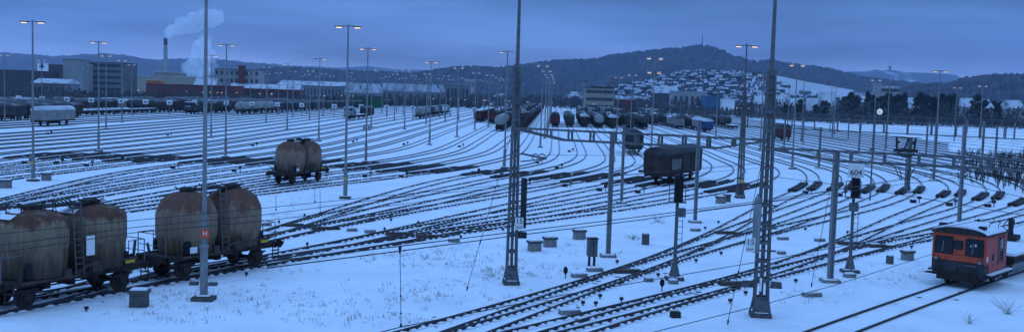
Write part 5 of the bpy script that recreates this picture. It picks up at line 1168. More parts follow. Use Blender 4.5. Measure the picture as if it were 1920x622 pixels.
train(-8.6, 275.5, ['ob', 'ob', 'ob', 'td', 'ob', 'cb', 'ob'], 30, 'the long brown train right of the central tower', 'wagons of the central trains', seed=4)
on_line(open_r, -25.4, 340, 'rust-red open wagon at the near end of its train, left of the round tank end', 'open wagons')
train(-25.4, 347, ['or', 'or', 'ob', 'or'], 7, 'the red-brown wagons left of centre', 'red-brown wagons', seed=5)
on_line(open_r, -20.0, 328, 'rust-red open wagon with an orange lamp glow, beside the round tank end', 'open wagons')
train(-20.0, 335, ['cb', 'or', 'cb', 'td'], 10, 'the red wagons beside the round tank end', 'red-brown wagons', seed=6)
q = MB(); q.cyl((0, 0, 0), (0, -0.05, 0), 0.13, n=10); o = q.build('tail_lamp', mat('red_lamp', (0.8, 0.2, 0.1), 0.5, emit=(1.0, 0.22, 0.06), estr=1.4)); xx, yy = yx(-20, 320.6); o.location = (xx - 1.0, yy, 1.9); tag(o, 'glowing orange tail lamp on the rust-red wagon left of centre', 'lamp')
train(-48.3, 352, ['si', 'ts', 'td', 'ts', 'td', 'si', 'ts'], 7, 'the short tank and silo train left of the mast', 'short tank train', seed=7)
heads = [(0.4, open_r, 'snow-topped open wagon, first of the seven wagon fronts right of the central tower'), (5, cov_far, 'dark covered wagon, second of the seven wagon fronts'), (9.8, cov_b, 'dark covered wagon with a snowy roof, third of the seven wagon fronts'), (14.2, tank_y, 'pale tank wagon, fourth of the seven wagon fronts, round end showing'), (18.9, cov_b, 'brown covered wagon, fifth of the seven wagon fronts'), (23.6, open_b, 'brown open wagon, sixth of the seven wagon fronts'), (28.2, tank_d, 'dark tank wagon, last of the seven wagon fronts')]
for i, (x0, pr, lb) in enumerate(heads):
    off = [0, 4, 8, 3, 6, 2, 4][i]; on_line(pr, x0, 312 + off, lb, 'seven wagon fronts in the centre')
    train(x0, 319.5 + off, [['fl', 'cg'], ['cg', 'cg'], ['cb', 'or'], ['cb', 'td'], ['cb', 'ob'], ['ob', 'cb'], ['td', 'ob']][i], [3, 4, 4, 6, 5, 5, 5][i], 'the %s short train right of the central tower' % ORD[i], 'short trains in the centre', seed=20 + i)
def_grey = make_covered(lgrey_m, roofdull, 14.0); on_line(def_grey, 41.0, 331, 'grey covered wagon with its long side showing, right of the two-tier mast', 'covered wagons in the centre')
train(41.0, 338.5, ['cl', 'cg', 'ob', 'cb'], 6, 'the grey wagons right of the two-tier mast', 'short trains in the centre', seed=31)
cov_blue = make_covered(blue_m, snow_roof, 13.0); on_line(cov_blue, 46.0, 303, 'covered wagon with a blue end wall right of the grey covered wagon', 'covered wagons in the centre')
train(46.0, 310, ['cl', 'cb', 'ob', 'cb'], 6, 'the blue-ended wagons right of centre', 'short trains in the centre', seed=32)
on_line(fl2, 61.6, 345, 'empty flat wagon at the near end of the rightmost short train'); train(61.6, 352, ['td', 'cb', 'td'], 4, 'the rightmost short train', 'short trains in the centre', seed=33)
train(36.5, 360, ['cb', 'or', 'td', 'cb'], 5, 'the train behind the grey wagons', 'short trains in the centre', seed=34)
red_v = make_covered(redw_m, roofdark, 8.5, name='red_van'); red_v['category'] = 'van'; on_line(red_v, 57.6, 252, 'short red van on the tracks between the two right-hand posts')
for i, (x0, Y, n) in enumerate([(14.2, 500, 7), (19, 470, 8), (28, 520, 8), (33, 480, 9), (50, 480, 8), (56, 530, 8)]):
    train(x0, Y, ['td', 'ts', 'cb', 'ts', 'cg', 'td'], n, 'the %s distant train under the control building' % ORD[i], 'distant trains in the centre', seed=40 + i)
train(-108.3, 341, ['ts', 'ts', 'ts', 'cg', 'cg', 'cb', 'cg', 'cb', 'cg', 'cg', 'cb', 'cg'], 40, 'the long left train headed by pale tanks', 'wagons of the left trains', seed=51)
train(-127, 196, ['cb', 'cb', 'cg', 'cb', 'cb'], 5, 'the dark train behind the pale lone wagon', 'wagons of the left trains', seed=52)
train(-127, 350, ['td', 'ts', 'td', 'cb', 'td', 'cg', 'cb'], 14, 'the tank train behind the small snowy locomotive', 'wagons of the left trains', seed=53)
train(-133.5, 276, ['fl', 'fl', 'fl', 'fl', 'cb', 'ob', 'td', 'td', 'cb', 'cg'], 16, 'the train with snow-covered flats at the left', 'wagons of the left trains', seed=54)
train(-139.5, 213, ['cb', 'cg', 'cb', 'cb', 'cb', 'fl', 'fl', 'fl', 'td', 'cg', 'cb', 'or', 'cb', 'cg'], 21, 'the second train with snow-covered flats at the left', 'wagons of the left trains', seed=55)
train(-152, 215, ['cg', 'cl', 'cb', 'cg', 'td', 'cb'], 14, 'the extra rear left train', 'wagons of the left trains', seed=60)
train(-146, 232, ['cb', 'cl', 'cg', 'cb', 'ob', 'cg', 'cb', 'cl', 'cg', 'cb', 'or', 'cg'], 22, 'the rear left train with snowy roofs', 'wagons of the left trains', seed=56, gap=0.12)
train(-159, 250, ['cb', 'fl', 'cg', 'cl', 'ob', 'cg', 'cb', 'cl', 'cg', 'fl', 'or', 'cb'], 22, 'the rearmost left train', 'wagons of the left trains', seed=57, gap=0.15)
train(-172, 300, ['cg', 'cb', 'fl', 'cb'], 18, 'the train along the left works', 'wagons of the left trains', seed=58, gap=0.2)

# numbered boards on posts across the yard
brd = MB(); brd.box((0, 0, 3.85), (1.65, 0.08, 1.35), 1); brd.box((0, -0.05, 3.75), (0.9, 0.02, 0.5), 2); brd.box((0, 0.06, 1.6), (0.16, 0.12, 3.2), 0)
brd = tag(brd.build('track_board', [galv_d, white_m, galv_d]), 'x', 'track board', 'white boards on posts across the yard')
bpx = [35, 79, 125, 171, 227, 273, 318, 365, 424, 472, 520, 566, 627, 677, 725, 774, 834, 889, 933, 982, 1093, 1142, 1191, 1253]
for k, px in enumerate(bpx):
    Y = 360 if px > 640 else 345; py = hz(px) + (9.5 - 3.9) * F / Y; x, y, z = at(px, py, Y)
    if px < 340: Y = 300; x = at(px, 185, Y)[0]
    place(brd, (x, Y, 0.35 if px < 340 else 0.0), 0, 'white board on a post above the wagons, %s from the left' % ORD[k])

# ------------------------------------------------------------------ buildings
wall_g = mat('grey_facade', (0.17, 0.175, 0.18), 0.9, (0.12, 0.125, 0.13), 0.3, 0.4, 0.7)
wall_l = mat('pale_facade', (0.30, 0.30, 0.28), 0.9, (0.22, 0.22, 0.21), 0.3, 0.4, 0.7)
wall_b = mat('beige_cladding', (0.30, 0.26, 0.19), 0.9, (0.24, 0.21, 0.155), 0.2, 0.4, 0.7)
wall_d = mat('dark_wall', (0.07, 0.065, 0.065), 0.9, (0.05, 0.045, 0.045), 0.3, 0.4, 0.7)
wall_r = mat('red_facade', (0.15, 0.045, 0.035), 0.9, (0.10, 0.035, 0.03), 0.2, 0.4, 0.7)
wall_o = mat('orange_panel', (0.60, 0.16, 0.04), 0.9)
wall_bl = mat('blue_cladding', (0.05, 0.14, 0.22), 0.9, (0.04, 0.10, 0.16), 0.2, 0.4, 0.7)
win_d = mat('dark_window', (0.05, 0.05, 0.055), 0.3)
green_m = mat('green_tarpaulin', (0.015, 0.09, 0.035), 0.8)
def bldg(name, label, cat, px0, px1, ytop, Y, dep, wall, roof='flat', floors=3, cols=6, rz=0.0, roofm=None, lit=0.0, base=0.0, rh=3.0, band=False, group=None):
    a = at(px0, ytop, Y); b = at(px1, ytop, Y); cx0 = (a[0] + b[0]) / 2; Wd = abs(b[0] - a[0]); H = (a[2] + b[2]) / 2 - base
    if roof != 'flat': H -= rh
    H = max(H, 2.0)
    r_ = thing(name, label, cat, (cx0, Y, base), rz, group); roofm = roofm or house_roof
    q = MB(); q.box((0, dep / 2, H / 2), (Wd, dep, H)); q.build('wall', wall, r_)
    q = MB()
    if roof == 'flat': q.box((0, dep / 2, H + 0.2), (Wd + 0.6, dep + 0.6, 0.4))
    elif roof == 'gable': q.prism([(-1.0, H), (dep + 1.0, H), (dep / 2, H + rh)], -Wd / 2 - 0.5, Wd / 2 + 0.5, 0, 'X')
    elif roof == 'gable_front': q.prism([(-Wd / 2 - 0.6, H), (Wd / 2 + 0.6, H), (0, H + rh)], -0.8, dep + 0.8, 0, 'Y')
    elif roof == 'saw':
        n = cols; w_ = Wd / n
        for k in range(n): q.prism([(-Wd / 2 + k * w_, H), (-Wd / 2 + (k + 1) * w_, H), (-Wd / 2 + (k + 0.5) * w_, H + rh)], 0, dep, 0, 'Y')
    q.build('roof', roofm, r_)
    rnd = random.Random(int(px0 * 7 + ytop)); fh = H / max(floors, 1)
    for f in range(floors):
        zc = fh * (f + 0.55)
        if band:
            q = MB(); q.box((0, -0.06, zc), (Wd * 0.94, 0.12, fh * 0.42)); q.build('window_band', win_d, r_)
        else:
            for c in range(cols):
                xc = -Wd / 2 + Wd * (c + 0.5) / cols; q = MB(); q.box((xc, -0.06, zc), (Wd / cols * 0.5, 0.12, fh * 0.45)); q.build('window', win_lit if rnd.random() < lit else win_d, r_)
    return r_
bldg('office_block', 'grey office block with window bands behind the far left trains', 'office block', 155, 229, 118, 620, 25, wall_g, floors=6, band=True, roofm=wall_d)
bldg('stair_tower', 'pale windowless tower at the left end of the office block', 'tower', 118, 147, 112, 600, 16, wall_l, floors=0, roofm=wall_g)
bldg('office_annex', 'pale annex between the stair tower and the office block', 'building', 148, 162, 122, 610, 16, wall_l, floors=0)
bldg('works_hall', 'dark works hall at the far left edge', 'hall', -30, 50, 132, 560, 40, wall_d, floors=2, cols=8, roofm=wall_d)
bldg('shed', 'low shed with a snowy roof left of the office block', 'shed', 60, 122, 147, 520, 18, wall_g, 'gable', 1, 6, rh=2.6)
bldg('advertising_building', 'small white billboard building with a dark emblem at the far left', 'billboard', 70, 87, 119, 700, 3, white_m, floors=0)
p_ = at(78.5, 126, 699.9); q = MB(); q.box((0, 0, 0.6), (1.4, 0.2, 3.4)); q.box((0, 0, 0.4), (3.6, 0.2, 1.0)); q.cyl((0, 0.1, 2.0), (0, -0.1, 2.0), 1.0, n=10); o = q.build('emblem', blue_m); o.location = p_; tag(o, 'dark blue emblem on the white billboard at the far left', 'emblem')
bldg('dark_block', 'dark brown block right of the billboard', 'building', 86, 118, 122, 760, 20, wall_d, floors=3, cols=4, roofm=wall_d)
bldg('warehouse', 'long beige warehouse below the chimney', 'warehouse', 247, 362, 143, 800, 30, wall_b, floors=1, cols=0)
bldg('warehouse_upper_hall', 'taller beige hall in front of the chimney', 'hall', 289, 335, 136, 830, 20, wall_b, floors=1, cols=0, roofm=snow_roof)
bldg('orange_annex', 'small orange building left of the red hall', 'building', 275, 296, 151, 640, 12, wall_o, floors=1, cols=0)
bldg('red_hall', 'long low red hall behind the trains at the left', 'hall', 274, 440, 160, 620, 22, wall_r, 'flat', 2, 16, roofm=wall_r)
bldg('white_gable_shed', 'shed with a bright snowy roof behind the pole with the red plate', 'shed', 362, 401, 145, 700, 20, wall_b, 'gable', 0, 0, rh=7)
bldg('apartment_block', 'long apartment block with balconies above the red hall', 'apartment block', 402, 486, 131, 720, 16, wall_l, floors=4, cols=9, roofm=wall_d)
bldg('apartment_stair', 'red-topped stair tower of the apartment block', 'tower', 447, 456, 124, 715, 6, wall_r, floors=0, roofm=wall_r)
bldg('red_roof_house', 'low house with a snowy roof at the right end of the red hall', 'house', 430, 560, 158, 650, 14, wall_r, 'gable', 1, 12, rh=3)
bldg('long_shed', 'very long shed with a snowy roof left of the saw-toothed hall', 'shed', 520, 655, 152, 900, 40, wall_g, 'gable', 1, 20, rh=4)
bldg('saw_hall', 'hall with a snowy saw-toothed roof behind the tall masts', 'hall', 645, 705, 156, 850, 50, wall_g, 'saw', 1, 4, rh=8)
bldg('saw_hall', 'longer saw-toothed hall right of the first one', 'hall', 712, 830, 157, 900, 50, wall_g, 'saw', 1, 9, rh=7)
bldg('flat_works', 'long flat works building at the right end of the saw-toothed halls', 'works', 780, 880, 157, 950, 30, wall_g, floors=1, cols=14)
bldg('factory', 'pale factory building at the foot of the wooded ridge', 'factory', 871, 889, 149, 1300, 20, wall_l, floors=2, cols=4)
bldg('green_tarpaulin_stack', 'stack under a dark green tarpaulin behind the dark trains', 'stack', 657, 716, 185, 560, 8, green_m, floors=0, roofm=green_m)
bldg('control_building', 'three-storey beige control building with a dark flat roof in the centre distance', 'control building', 1098, 1152, 166, 720, 14, wall_b, floors=3, band=True, roofm=wall_d)
bldg('control_tower_cabin', 'dark cabin on the roof of the control building', 'cabin', 1108, 1150, 162, 724, 8, wall_d, floors=0)
for (a, b, yt, Y, lb) in ((1073, 1080, 147, 1700, 'narrow grey tower block left of the town'), (1145, 1160, 145, 1650, 'wide grey tower block above the control building'), (1094, 1102, 150, 1800, 'pale tower block between the two grey ones'), (1048, 1056, 158, 1500, 'small grey block left of the tower blocks')):
    bldg('tower_block', lb, 'tower block', a, b, yt, Y, 14, wall_g, floors=7, cols=3, group='tower blocks')
bldg('barn', 'barn with a bright snowy roof below the hillside town', 'barn', 1228, 1272, 162, 1000, 20, wall_d, 'gable', 1, 4, rh=7)
bldg('grey_works', 'long grey works building right of centre', 'works', 1262, 1325, 172, 800, 20, wall_l, floors=1, cols=6)
bldg('blue_hall', 'blue hall right of the grey works building', 'hall', 1322, 1356, 181, 700, 15, wall_bl, floors=0, roofm=wall_bl)
bldg('white_truck_hall', 'low white hall right of the blue one', 'hall', 1356, 1378, 186, 690, 10, white_m, floors=0)
bldg('low_brick_building', 'low reddish building at the end of the yard', 'building', 1160, 1192, 187, 620, 8, wall_r, floors=1, cols=5)
bldg('apartment_house', 'apartment house with a white gable and balconies at the right', 'apartment house', 1650, 1688, 163, 900, 14, wall_l, floors=4, band=True, roofm=snow_roof)
bldg('white_gable', 'bright white gable wall of the apartment house', 'gable wall', 1640, 1653, 158, 890, 4, lgrey_m, floors=0)
for (a, b, yt, Y, rh, lb) in ((1416, 1433, 180, 620, 5, 'white-roofed house just left of the big lattice tower'), (1451, 1482, 178, 600, 7, 'large snowy-roofed house right of the big lattice tower'), (1484, 1499, 184, 640, 5, 'small house right of the large snowy-roofed one'), (1514, 1532, 184, 560, 8, 'steep white-roofed house in the middle of the right-hand houses'), (1538, 1566, 172, 800, 8, 'wide house with a snowy hipped roof behind the steep one'), (1558, 1572, 186, 640, 5, 'pale house half behind the first dark tree'), (1612, 1624, 180, 640, 4, 'house with a snowy roof between the first dark trees'), (1703, 1717, 183, 600, 7, 'white-roofed house between two dark tree groups'), (1806, 1826, 184, 560, 5, 'house with a patchy snowy roof right of the trees'), (1846, 1864, 186, 560, 5, 'house behind the rightmost dark trees'), (1895, 1925, 188, 560, 5, 'house at the right edge')):
    bldg('house', lb, 'house', a, b, yt, Y, 10, wall_l, 'gable', 2, 3, rh=rh, group='houses behind the yard at the right', rz=random.Random(a).uniform(-.3, .3))
# chimney with its plume
cxx, cyy, czz = at(310.5, 72, 1200)
ch = thing('chimney', 'tall smoking chimney with a dark top band behind the beige warehouse', 'chimney', (cxx, 1200, 0))
q = MB(); q.cyl((0, 0, 0), (0, 0, czz - 8), 3.0, 2.2, 18); q.build('shaft', wall_l, ch); q = MB(); q.cyl((0, 0, czz - 8), (0, 0, czz), 2.2, 2.1, 18); q.build('top_band', wall_d, ch)
def smoke(name, pts, label, dens, seed):
    """billowing plume: overlapping lumpy balls joined into one closed volume each"""
    rnd = random.Random(seed); bm = bmesh.new()
    for (x, y, z, r) in pts:
        m_ = bmesh.ops.create_icosphere(bm, subdivisions=3, radius=r, matrix=Matrix.Translation((x, y, z)))
        for v in m_['verts']:
            d = (v.co - Vector((x, y, z))); k = 1 + 0.22 * math.sin(d.x * 6 / r + seed + x) * math.sin(d.z * 5 / r + y) + 0.12 * math.sin(d.x * 13 / r) * math.sin(d.y * 11 / r + 2) ; v.co = Vector((x, y, z)) + d * k
    me = bpy.data.meshes.new(name); bm.to_mesh(me); bm.free(); o = bpy.data.objects.new(name, me); C.objects.link(o)
    rm = o.modifiers.new('join', 'REMESH'); rm.mode = 'VOXEL'; rm.voxel_size = 1.6
    m = bpy.data.materials.new(name); m.use_nodes = True; t = m.node_tree; t.nodes.clear(); ou = t.nodes.new('ShaderNodeOutputMaterial'); pv = t.nodes.new('ShaderNodeVolumePrincipled')
    pv.inputs['Color'].default_value = (0.97, 0.98, 1.0, 1)
    tcn = t.nodes.new('ShaderNodeTexCoord'); nn = t.nodes.new('ShaderNodeTexNoise'); nn.inputs['Scale'].default_value = 0.07; nn.inputs['Detail'].default_value = 3
    mr = t.nodes.new('ShaderNodeMapRange'); mr.inputs[1].default_value = 0.33; mr.inputs[2].default_value = 0.62; mr.inputs[3].default_value = 0; mr.inputs[4].default_value = dens
    t.links.new(tcn.outputs['Object'], nn.inputs[0]); t.links.new(nn.outputs[0], mr.inputs[0]); t.links.new(mr.outputs[0], pv.inputs['Density']); t.links.new(pv.outputs[0], ou.inputs['Volume'])
    me.materials.append(m); return tag(o, label, 'smoke', None, 'stuff')
if SMOKE:
    S = []; rnd = random.Random(2)
    for px, py, r in ((312, 70, 3.0), (314, 66, 4.2), (319, 61, 5.5), (326, 57, 7), (335, 53, 8.5), (345, 48, 10), (356, 46, 11), (368, 42, 11.5), (380, 40, 11), (393, 36, 11), (405, 32, 9.5), (340, 42, 7), (360, 34, 8), (385, 28, 8)):
        x, y, z = at(px, py, 1200); S.append((x, 1200 + rnd.uniform(-6, 6), z, r))
    smoke('smoke_plume', S, 'pale smoke drifting right from the chimney', 0.16, 1)
    S = []
    for px, py, r in ((358, 132, 12), (368, 124, 14), (378, 132, 12), (372, 110, 14), (384, 100, 13), (378, 88, 12), (394, 112, 10), (388, 76, 10), (350, 126, 8), (400, 128, 8)):
        x, y, z = at(px, py, 1350); S.append((x, 1350 + rnd.uniform(-6, 6), z, r))
    smoke('steam_cloud', S, 'rising steam cloud right of the chimney', 0.07, 3)
# hilltop masts
for px, yt, yb, r0, lb in ((1316, 62, 90, 2.2, 'thin radio mast on the summit of the big hill'), (1332, 79, 91, 1.6, 'short radio mast right of the summit mast'), (1301, 82, 91, 1.2, 'tiny mast left of the summit')):
    a = at(px, yt, 3780); b = at(px, yb, 3780); r_ = thing('radio_mast', lb, 'radio mast', (b[0], 3780, b[2] - 3)); q = MB(); q.cyl((0, 0, 0), (0, 0, (a[2] - b[2]) * 0.45), r0 * 1.6, r0, 6); q.build('lower_section', wall_d, r_)
    q = MB(); q.cyl((0, 0, (a[2] - b[2]) * 0.45), (0, 0, a[2] - b[2] + 3), r0 * 0.6, r0 * 0.25, 6); q.build('antenna', wall_d, r_)
a = at(1668, 125, 6950); b = at(1668, 133, 6950); r_ = thing('lookout_tower', 'small lookout tower on the farthest hill at the right', 'tower', (b[0], 6950, b[2] - 2)); q = MB(); q.box((0, 0, (a[2] - b[2]) / 2), (11, 11, a[2] - b[2] + 2)); q.build('shaft', wall_d, r_); q = MB(); q.box((0, 0, a[2] - b[2] + 3), (15, 15, 5)); q.build('top_platform', wall_d, r_)

# ------------------------------------------------------------------ the hillside town
def house_proto(wm, L_, W_, H, rh, flip=False):
    mb = MB(); mb.box((0, 0, H / 2 - 1), (L_, W_, H + 2), 0); poly = [(-W_ / 2 - 0.6, H), (W_ / 2 + 0.6, H), (0, H + rh)]
    mb.prism(poly, -L_ / 2 - 0.5, L_ / 2 + 0.5, 1, 'X')
    for f in range(2):
        for c in range(3): mb.box((-L_ / 2 + L_ * (c + .5) / 3, -W_ / 2, 1.4 + f * 2.8), (1.3, 0.16, 1.4), 2)
    return tag(mb.build('house', [wm, house_roof, win_d]), 'x', 'house', 'houses of the hillside town')
HP = [house_proto(wall_g, 10, 8, 5, 3.2), house_proto(wall_l, 9, 8, 5, 3.2), house_proto(wall_d, 11, 8, 5, 3.4), house_proto(wall_g, 15, 9, 6.5, 2.8)]
rnd = random.Random(12)
names_ = ['grey-walled', 'pale-walled', 'dark-walled', 'long grey-walled']
spots = []
for k in range(4000):
    if len(spots) >= 225: break
    px = rnd.uniform(1150, 1560); Y = rnd.uniform(1210, 1960)
    t_ = (Y - 1200) / 800.0
    if px > 1405 and t_ > 0.4: continue
    if px < 1230 and t_ > 0.8: continue
    if px > 1500 and t_ > 0.3 and rnd.random() < 0.6: continue
    x = at(px, 180, Y)[0]; z = slope_z(px, Y)
    if any(abs(x - s[0]) < 13 and abs(Y - s[1]) < 22 for s in spots): continue
    spots.append((x, Y, z, px)); i = rnd.choice((0, 0, 1, 2, 2, 3))
    zone = 'upper' if t_ > 0.6 else 'middle' if t_ > 0.3 else 'lower'; side = 'left' if px < 1290 else 'middle' if px < 1400 else 'right'
    place(HP[i], (x, Y, z - 0.8), rnd.uniform(-0.7, 0.7), '%s|%s %s' % (names_[i], zone, side), scale=rnd.uniform(0.75, 1.05))
hs = {}
for o in C.objects:
    if o.parent is None and '|' in str(o.get('label', '')): hs.setdefault(o['label'], []).append(o)
for lb, L_ in hs.items():
    a_, b_ = lb.split('|')
    for n_, o in enumerate(sorted(L_, key=lambda o: o.location.x / o.location.y)): o['label'] = '%s snow-roofed house, %s from the left in the %s of the hillside town' % (a_, ORD[n_], b_)
spots2 = []
for k in range(55):
    px = rnd.choice((rnd.uniform(970, 1250), rnd.uniform(560, 960), rnd.uniform(1440, 1640))); Y = rnd.uniform(1050, 1700); x = at(px, 180, Y)[0]; i = rnd.choice((0, 2, 3, 3))
    reg = 'below the wooded ridge' if px < 965 else 'at the foot of the big hill' if px < 1300 else 'right of the hillside town'
    place(HP[i], (x, Y, slope_z(px, Y) if 1030 < px < 1780 and Y > 1200 else 0), rnd.uniform(-0.7, 0.7), '%s|%s' % (names_[i], reg), 'distant houses in the valley', scale=rnd.uniform(0.8, 1.3))

hs = {}
for o in C.objects:
    if o.parent is None and '|' in str(o.get('label', '')): hs.setdefault(o['label'], []).append(o)
for lb, L_ in hs.items():
    a_, b_ = lb.split('|')
    for n_, o in enumerate(sorted(L_, key=lambda o: o.location.x / o.location.y)): o['label'] = '%s distant house, %s from the left %s' % (a_, ORD[n_], b_)

# ------------------------------------------------------------------ trees and far woods
ever = mat('evergreen_foliage', (0.035, 0.045, 0.03), 0.95, (0.02, 0.026, 0.02), 0.5, 0.4, 0.7)
bark = mat('bark', (0.06, 0.05, 0.045), 0.95, (0.035, 0.03, 0.028), 3)
barew = mat('bare_woodland', (0.055, 0.05, 0.05), 0.95, (0.10, 0.095, 0.095), 0.03, 0.4, 0.7)
def tree(kind, seed, H=17, W_=4.6, n=5200):
    rnd = random.Random(seed); root = thing('evergreen_tree', 'x', 'tree', (0, 0, 0), 0, 'dark trees behind the yard at the right')
    q = MB(); q.cyl((0, 0, 0), (0.2, 0, H * 0.45), 0.32, 0.2, 8); q.cyl((0.2, 0, H * 0.45), (0, 0.1, H * 0.93), 0.2, 0.05, 7)
    for k in range(12):
        z = H * rnd.uniform(0.2, 0.8); a = rnd.uniform(0, 6.28); l = W_ * 0.6; q.cyl((0, 0, z), (l * math.cos(a), l * math.sin(a), z + rnd.uniform(0, 1.6)), 0.09, 0.03, 5)
    q.build('trunk', bark, root)
    mb = MB(); cl = []
    for k in range(70):
        t_ = rnd.random(); z = H * (0.10 + 0.86 * t_)
        if kind == 'cone': rr = W_ * (1 - t_) ** 0.75 * rnd.uniform(0.35, 1.0)
        else: rr = W_ * math.sqrt(max(0.02, 1 - (2 * t_ - 0.85) ** 2 / 1.4)) * rnd.uniform(0.2, 0.95)
        a = rnd.uniform(0, 6.28); cl.append((rr * math.cos(a), rr * math.sin(a), z, rnd.uniform(0.8, 1.7)))
    for k in range(n):
        c = rnd.choice(cl); d = Vector((rnd.gauss(0, 1), rnd.gauss(0, 1), rnd.gauss(0, 0.75))).normalized() * c[3] * rnd.random() ** 0.4
        p = Vector(c[:3]) + d; s_ = rnd.uniform(0.28, 0.62)
        v = [p + Vector((rnd.uniform(-s_, s_), rnd.uniform(-s_, s_), rnd.uniform(-s_, s_))) for _ in range(3)]; mb.add(v, [(0, 1, 2)])
    mb.build('crown', ever, root); return root
TR = [tree('cone', 1), tree('round', 2, 16, 5.4), tree('round', 3, 17, 4.6), tree('cone', 4, 18, 5.2)]
tl = [(1583, 181, 10, 1), (1596, 173, 13, 0), (1607, 178, 9, 2), (1628, 172, 10, 0), (1638, 178, 8, 1), (1652, 180, 10, 2), (1668, 174, 12, 1), (1684, 176, 12, 2), (1697, 172, 10, 3), (1726, 173, 11, 1), (1738, 178, 12, 2), (1752, 180, 11, 3), (1768, 176, 12, 1), (1785, 175, 12, 2), (1833, 177, 11, 1), (1846, 186, 10, 2), (1862, 189, 13, 1), (1880, 191, 13, 2), (1872, 196, 10, 0), (1500, 186, 8, 1), (1547, 188, 9, 2), (1530, 196, 7, 1), (1475, 195, 7, 2), (1440, 190, 7, 1), (1395, 186, 7, 0), (1720, 182, 9, 0), (1905, 196, 10, 2)]
srt = sorted(p[0] for p in tl)
for (px, yt, hw, i) in tl:
    Y = 560 + 30 * math.sin(px); x, y, z = at(px, yt, Y); H = [17, 16, 17, 18][i]; Wt = [4.6, 5.4, 4.6, 5.2][i]
    k = srt.index(px); place(TR[i], (x, Y, 0), px * 0.7, 'dark %s tree behind the right-hand tracks, %s' % ('pointed' if i in (0, 3) else 'rounded', ('%s from the left' % ORD[k]) if k < 14 else ('%s from the right' % ORD[len(tl) - 1 - k])), scale=((hw * Y / F) / Wt * 1.35,) * 2 + (z / H,))
def wood(name, label, bands, seed, m, hgt=(6, 11), tri=1.3):
    """many small faces gathered into tree-sized clumps"""
    rnd = random.Random(seed); mb = MB()
    for (px0, px1, Y0_, Y1_, n, sl) in bands:
        for k in range(n):
            px = rnd.uniform(px0, px1); Y = rnd.uniform(Y0_, Y1_); x = at(px, 180, Y)[0]; z0 = slope_z(px, Y) if sl else 0
            H = rnd.uniform(*hgt) ; r = H * rnd.uniform(0.25, 0.5)
            for j in range(16):
                t_ = rnd.random(); a = rnd.uniform(0, 6.28); rr = r * rnd.random() * (1 - 0.6 * t_); p = Vector((x + rr * math.cos(a), Y + rr * math.sin(a), z0 + H * (0.1 + 0.9 * t_)))
                mb.add([p + Vector((rnd.uniform(-tri, tri), rnd.uniform(-tri, tri), rnd.uniform(-tri, tri) * 1.3)) for _ in range(3)], [(0, 1, 2)])
    return tag(mb.build(name, m), label, 'wood', None, 'stuff')
wood('distant_wood', 'dark leafless trees filling the valley floor behind the yard', [(-60, 1000, 1000, 1500, 900, 0), (480, 960, 900, 1200, 350, 0), (960, 1240, 750, 1300, 520, 0), (1240, 1640, 700, 1150, 650, 0), (1600, 1980, 680, 1100, 500, 0)], 5, barew)
wood('distant_wood', 'small dark trees scattered among the houses of the hillside town', [(1130, 1450, 1200, 1900, 2300, 1), (1450, 1640, 1200, 1500, 420, 1)], 6, barew, (5, 9), 1.3)
wood('lineside_scrub', 'dark scrub along the far end of the yard right of centre', [(1185, 1480, 600, 680, 420, 0), (1480, 1960, 500, 560, 480, 0), (1040, 1190, 800, 860, 120, 0), (640, 960, 780, 840, 260, 0), (-60, 330, 470, 520, 420, 0), (330, 640, 560, 610, 420, 0), (640, 900, 640, 700, 420, 0), (-60, 1000, 640, 720, 420, 0)], 8, barew, (3, 6), 0.8)
wood('right_wood', 'dark trees around the houses behind the right end of the yard', [(1560, 1980, 500, 550, 150, 0), (1395, 1570, 560, 600, 60, 0)], 9, barew, (7, 13), 1.0)
# bank with bare scrub at the right edge
rnd = random.Random(31); mb = MB()
for k in range(420):
    px = rnd.uniform(1800, 1990); f = (px - 1800) / 190; Y = rnd.uniform(105, 190) + 25 * (1 - f); x = at(px, 230, Y)[0]
    if x < 52: continue
    h_ = rnd.uniform(1.2, 3.4) * (0.35 + 0.65 * f)
    for j in range(7):
        a = rnd.uniform(0, 6.28); r2 = h_ * 0.4 * rnd.random(); mb.tube([(x, Y, 0), (x + r2 * .5 * math.cos(a), Y + r2 * .5 * math.sin(a), h_ * .55), (x + r2 * math.cos(a), Y + r2 * math.sin(a), h_ * rnd.uniform(.75, 1))], 0.02, 3)
tag(mb.build('bare_scrub', bark), 'bare scrub on the bank at the right edge', 'scrub', None, 'stuff')
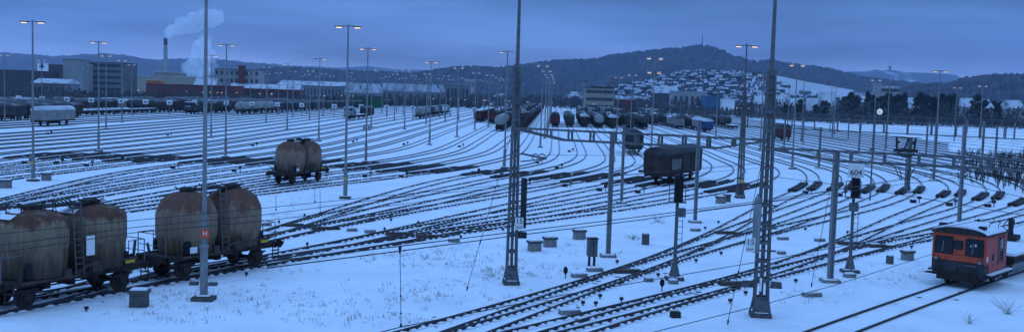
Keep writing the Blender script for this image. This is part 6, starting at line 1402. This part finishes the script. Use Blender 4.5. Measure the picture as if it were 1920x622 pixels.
# snowy bank behind it
v = []; f = []; n = 30
for i in range(n + 1):
    px = 1780 + i * 8
    for j, (Y, z) in enumerate(((215, 0), (235, 2.4), (255, 3.4), (300, 3.4), (330, 0))):
        x = at(px, 215, Y)[0]; v.append((x, Y, z * min(1, i / 8) * (1 + 0.18 * math.sin(i * 1.3 + j)) - (0.1 if z == 0 else 0)))
for i in range(n):
    for j in range(4): f.append((i * 5 + j, (i + 1) * 5 + j, (i + 1) * 5 + j + 1, i * 5 + j + 1))
mb = MB(); mb.add(v, f); tag(mb.build('snow_bank', snow), kind='structure')
# small lit lamps of the town and works
rnd = random.Random(77); lm = MB(); lm.cyl((0, 0, -6), (0, 0, 0), 0.08, n=5, mi=0); lm.box((0, 0, 0.2), (0.8, 0.5, 0.4), 1); lm = tag(lm.build('street_lamp', [galv, lamp_faint]), 'x', 'street lamp', 'tiny lit street lamps beyond the yard')
lps = []
for k in range(34):
    px = rnd.choice((rnd.uniform(960, 1480), rnd.uniform(220, 560), rnd.uniform(560, 960))); Y = rnd.uniform(560, 640)
    lps.append((px, Y))
for k, (px, Y) in enumerate(sorted(lps)): place(lm, (at(px, 180, Y)[0], Y, 5.6), 0, 'tiny lit street lamp beyond the yard, %s from the left' % ORD[k])

# ------------------------------------------------------------------ haze over the whole valley
if HAZE:
    hb = MB(); hb.box((0, 4400, 299), (17800, 9000, 600)); o = hb.build('haze', bpy.data.materials.new('haze')); m = o.data.materials[0]; m.use_nodes = True; t = m.node_tree; t.nodes.clear()
    ou = t.nodes.new('ShaderNodeOutputMaterial'); pv = t.nodes.new('ShaderNodeVolumePrincipled'); pv.inputs['Color'].default_value = (0.5, 0.7, 1.0, 1); pv.inputs['Density'].default_value = HAZE; pv.inputs['Anisotropy'].default_value = 0.1
    t.links.new(pv.outputs[0], ou.inputs['Volume']); tag(o, 'thin blue evening haze over the valley', 'haze', None, 'stuff')
# prototypes that were never placed are removed
gone = [o for o in C.objects if o.parent is None and (o.get('label') == 'x' or (o.get('category') and o.type == 'EMPTY' and o.location.length < 1e-6))]
for o in [c for g_ in gone for c in g_.children_recursive] + gone: bpy.data.objects.remove(o)
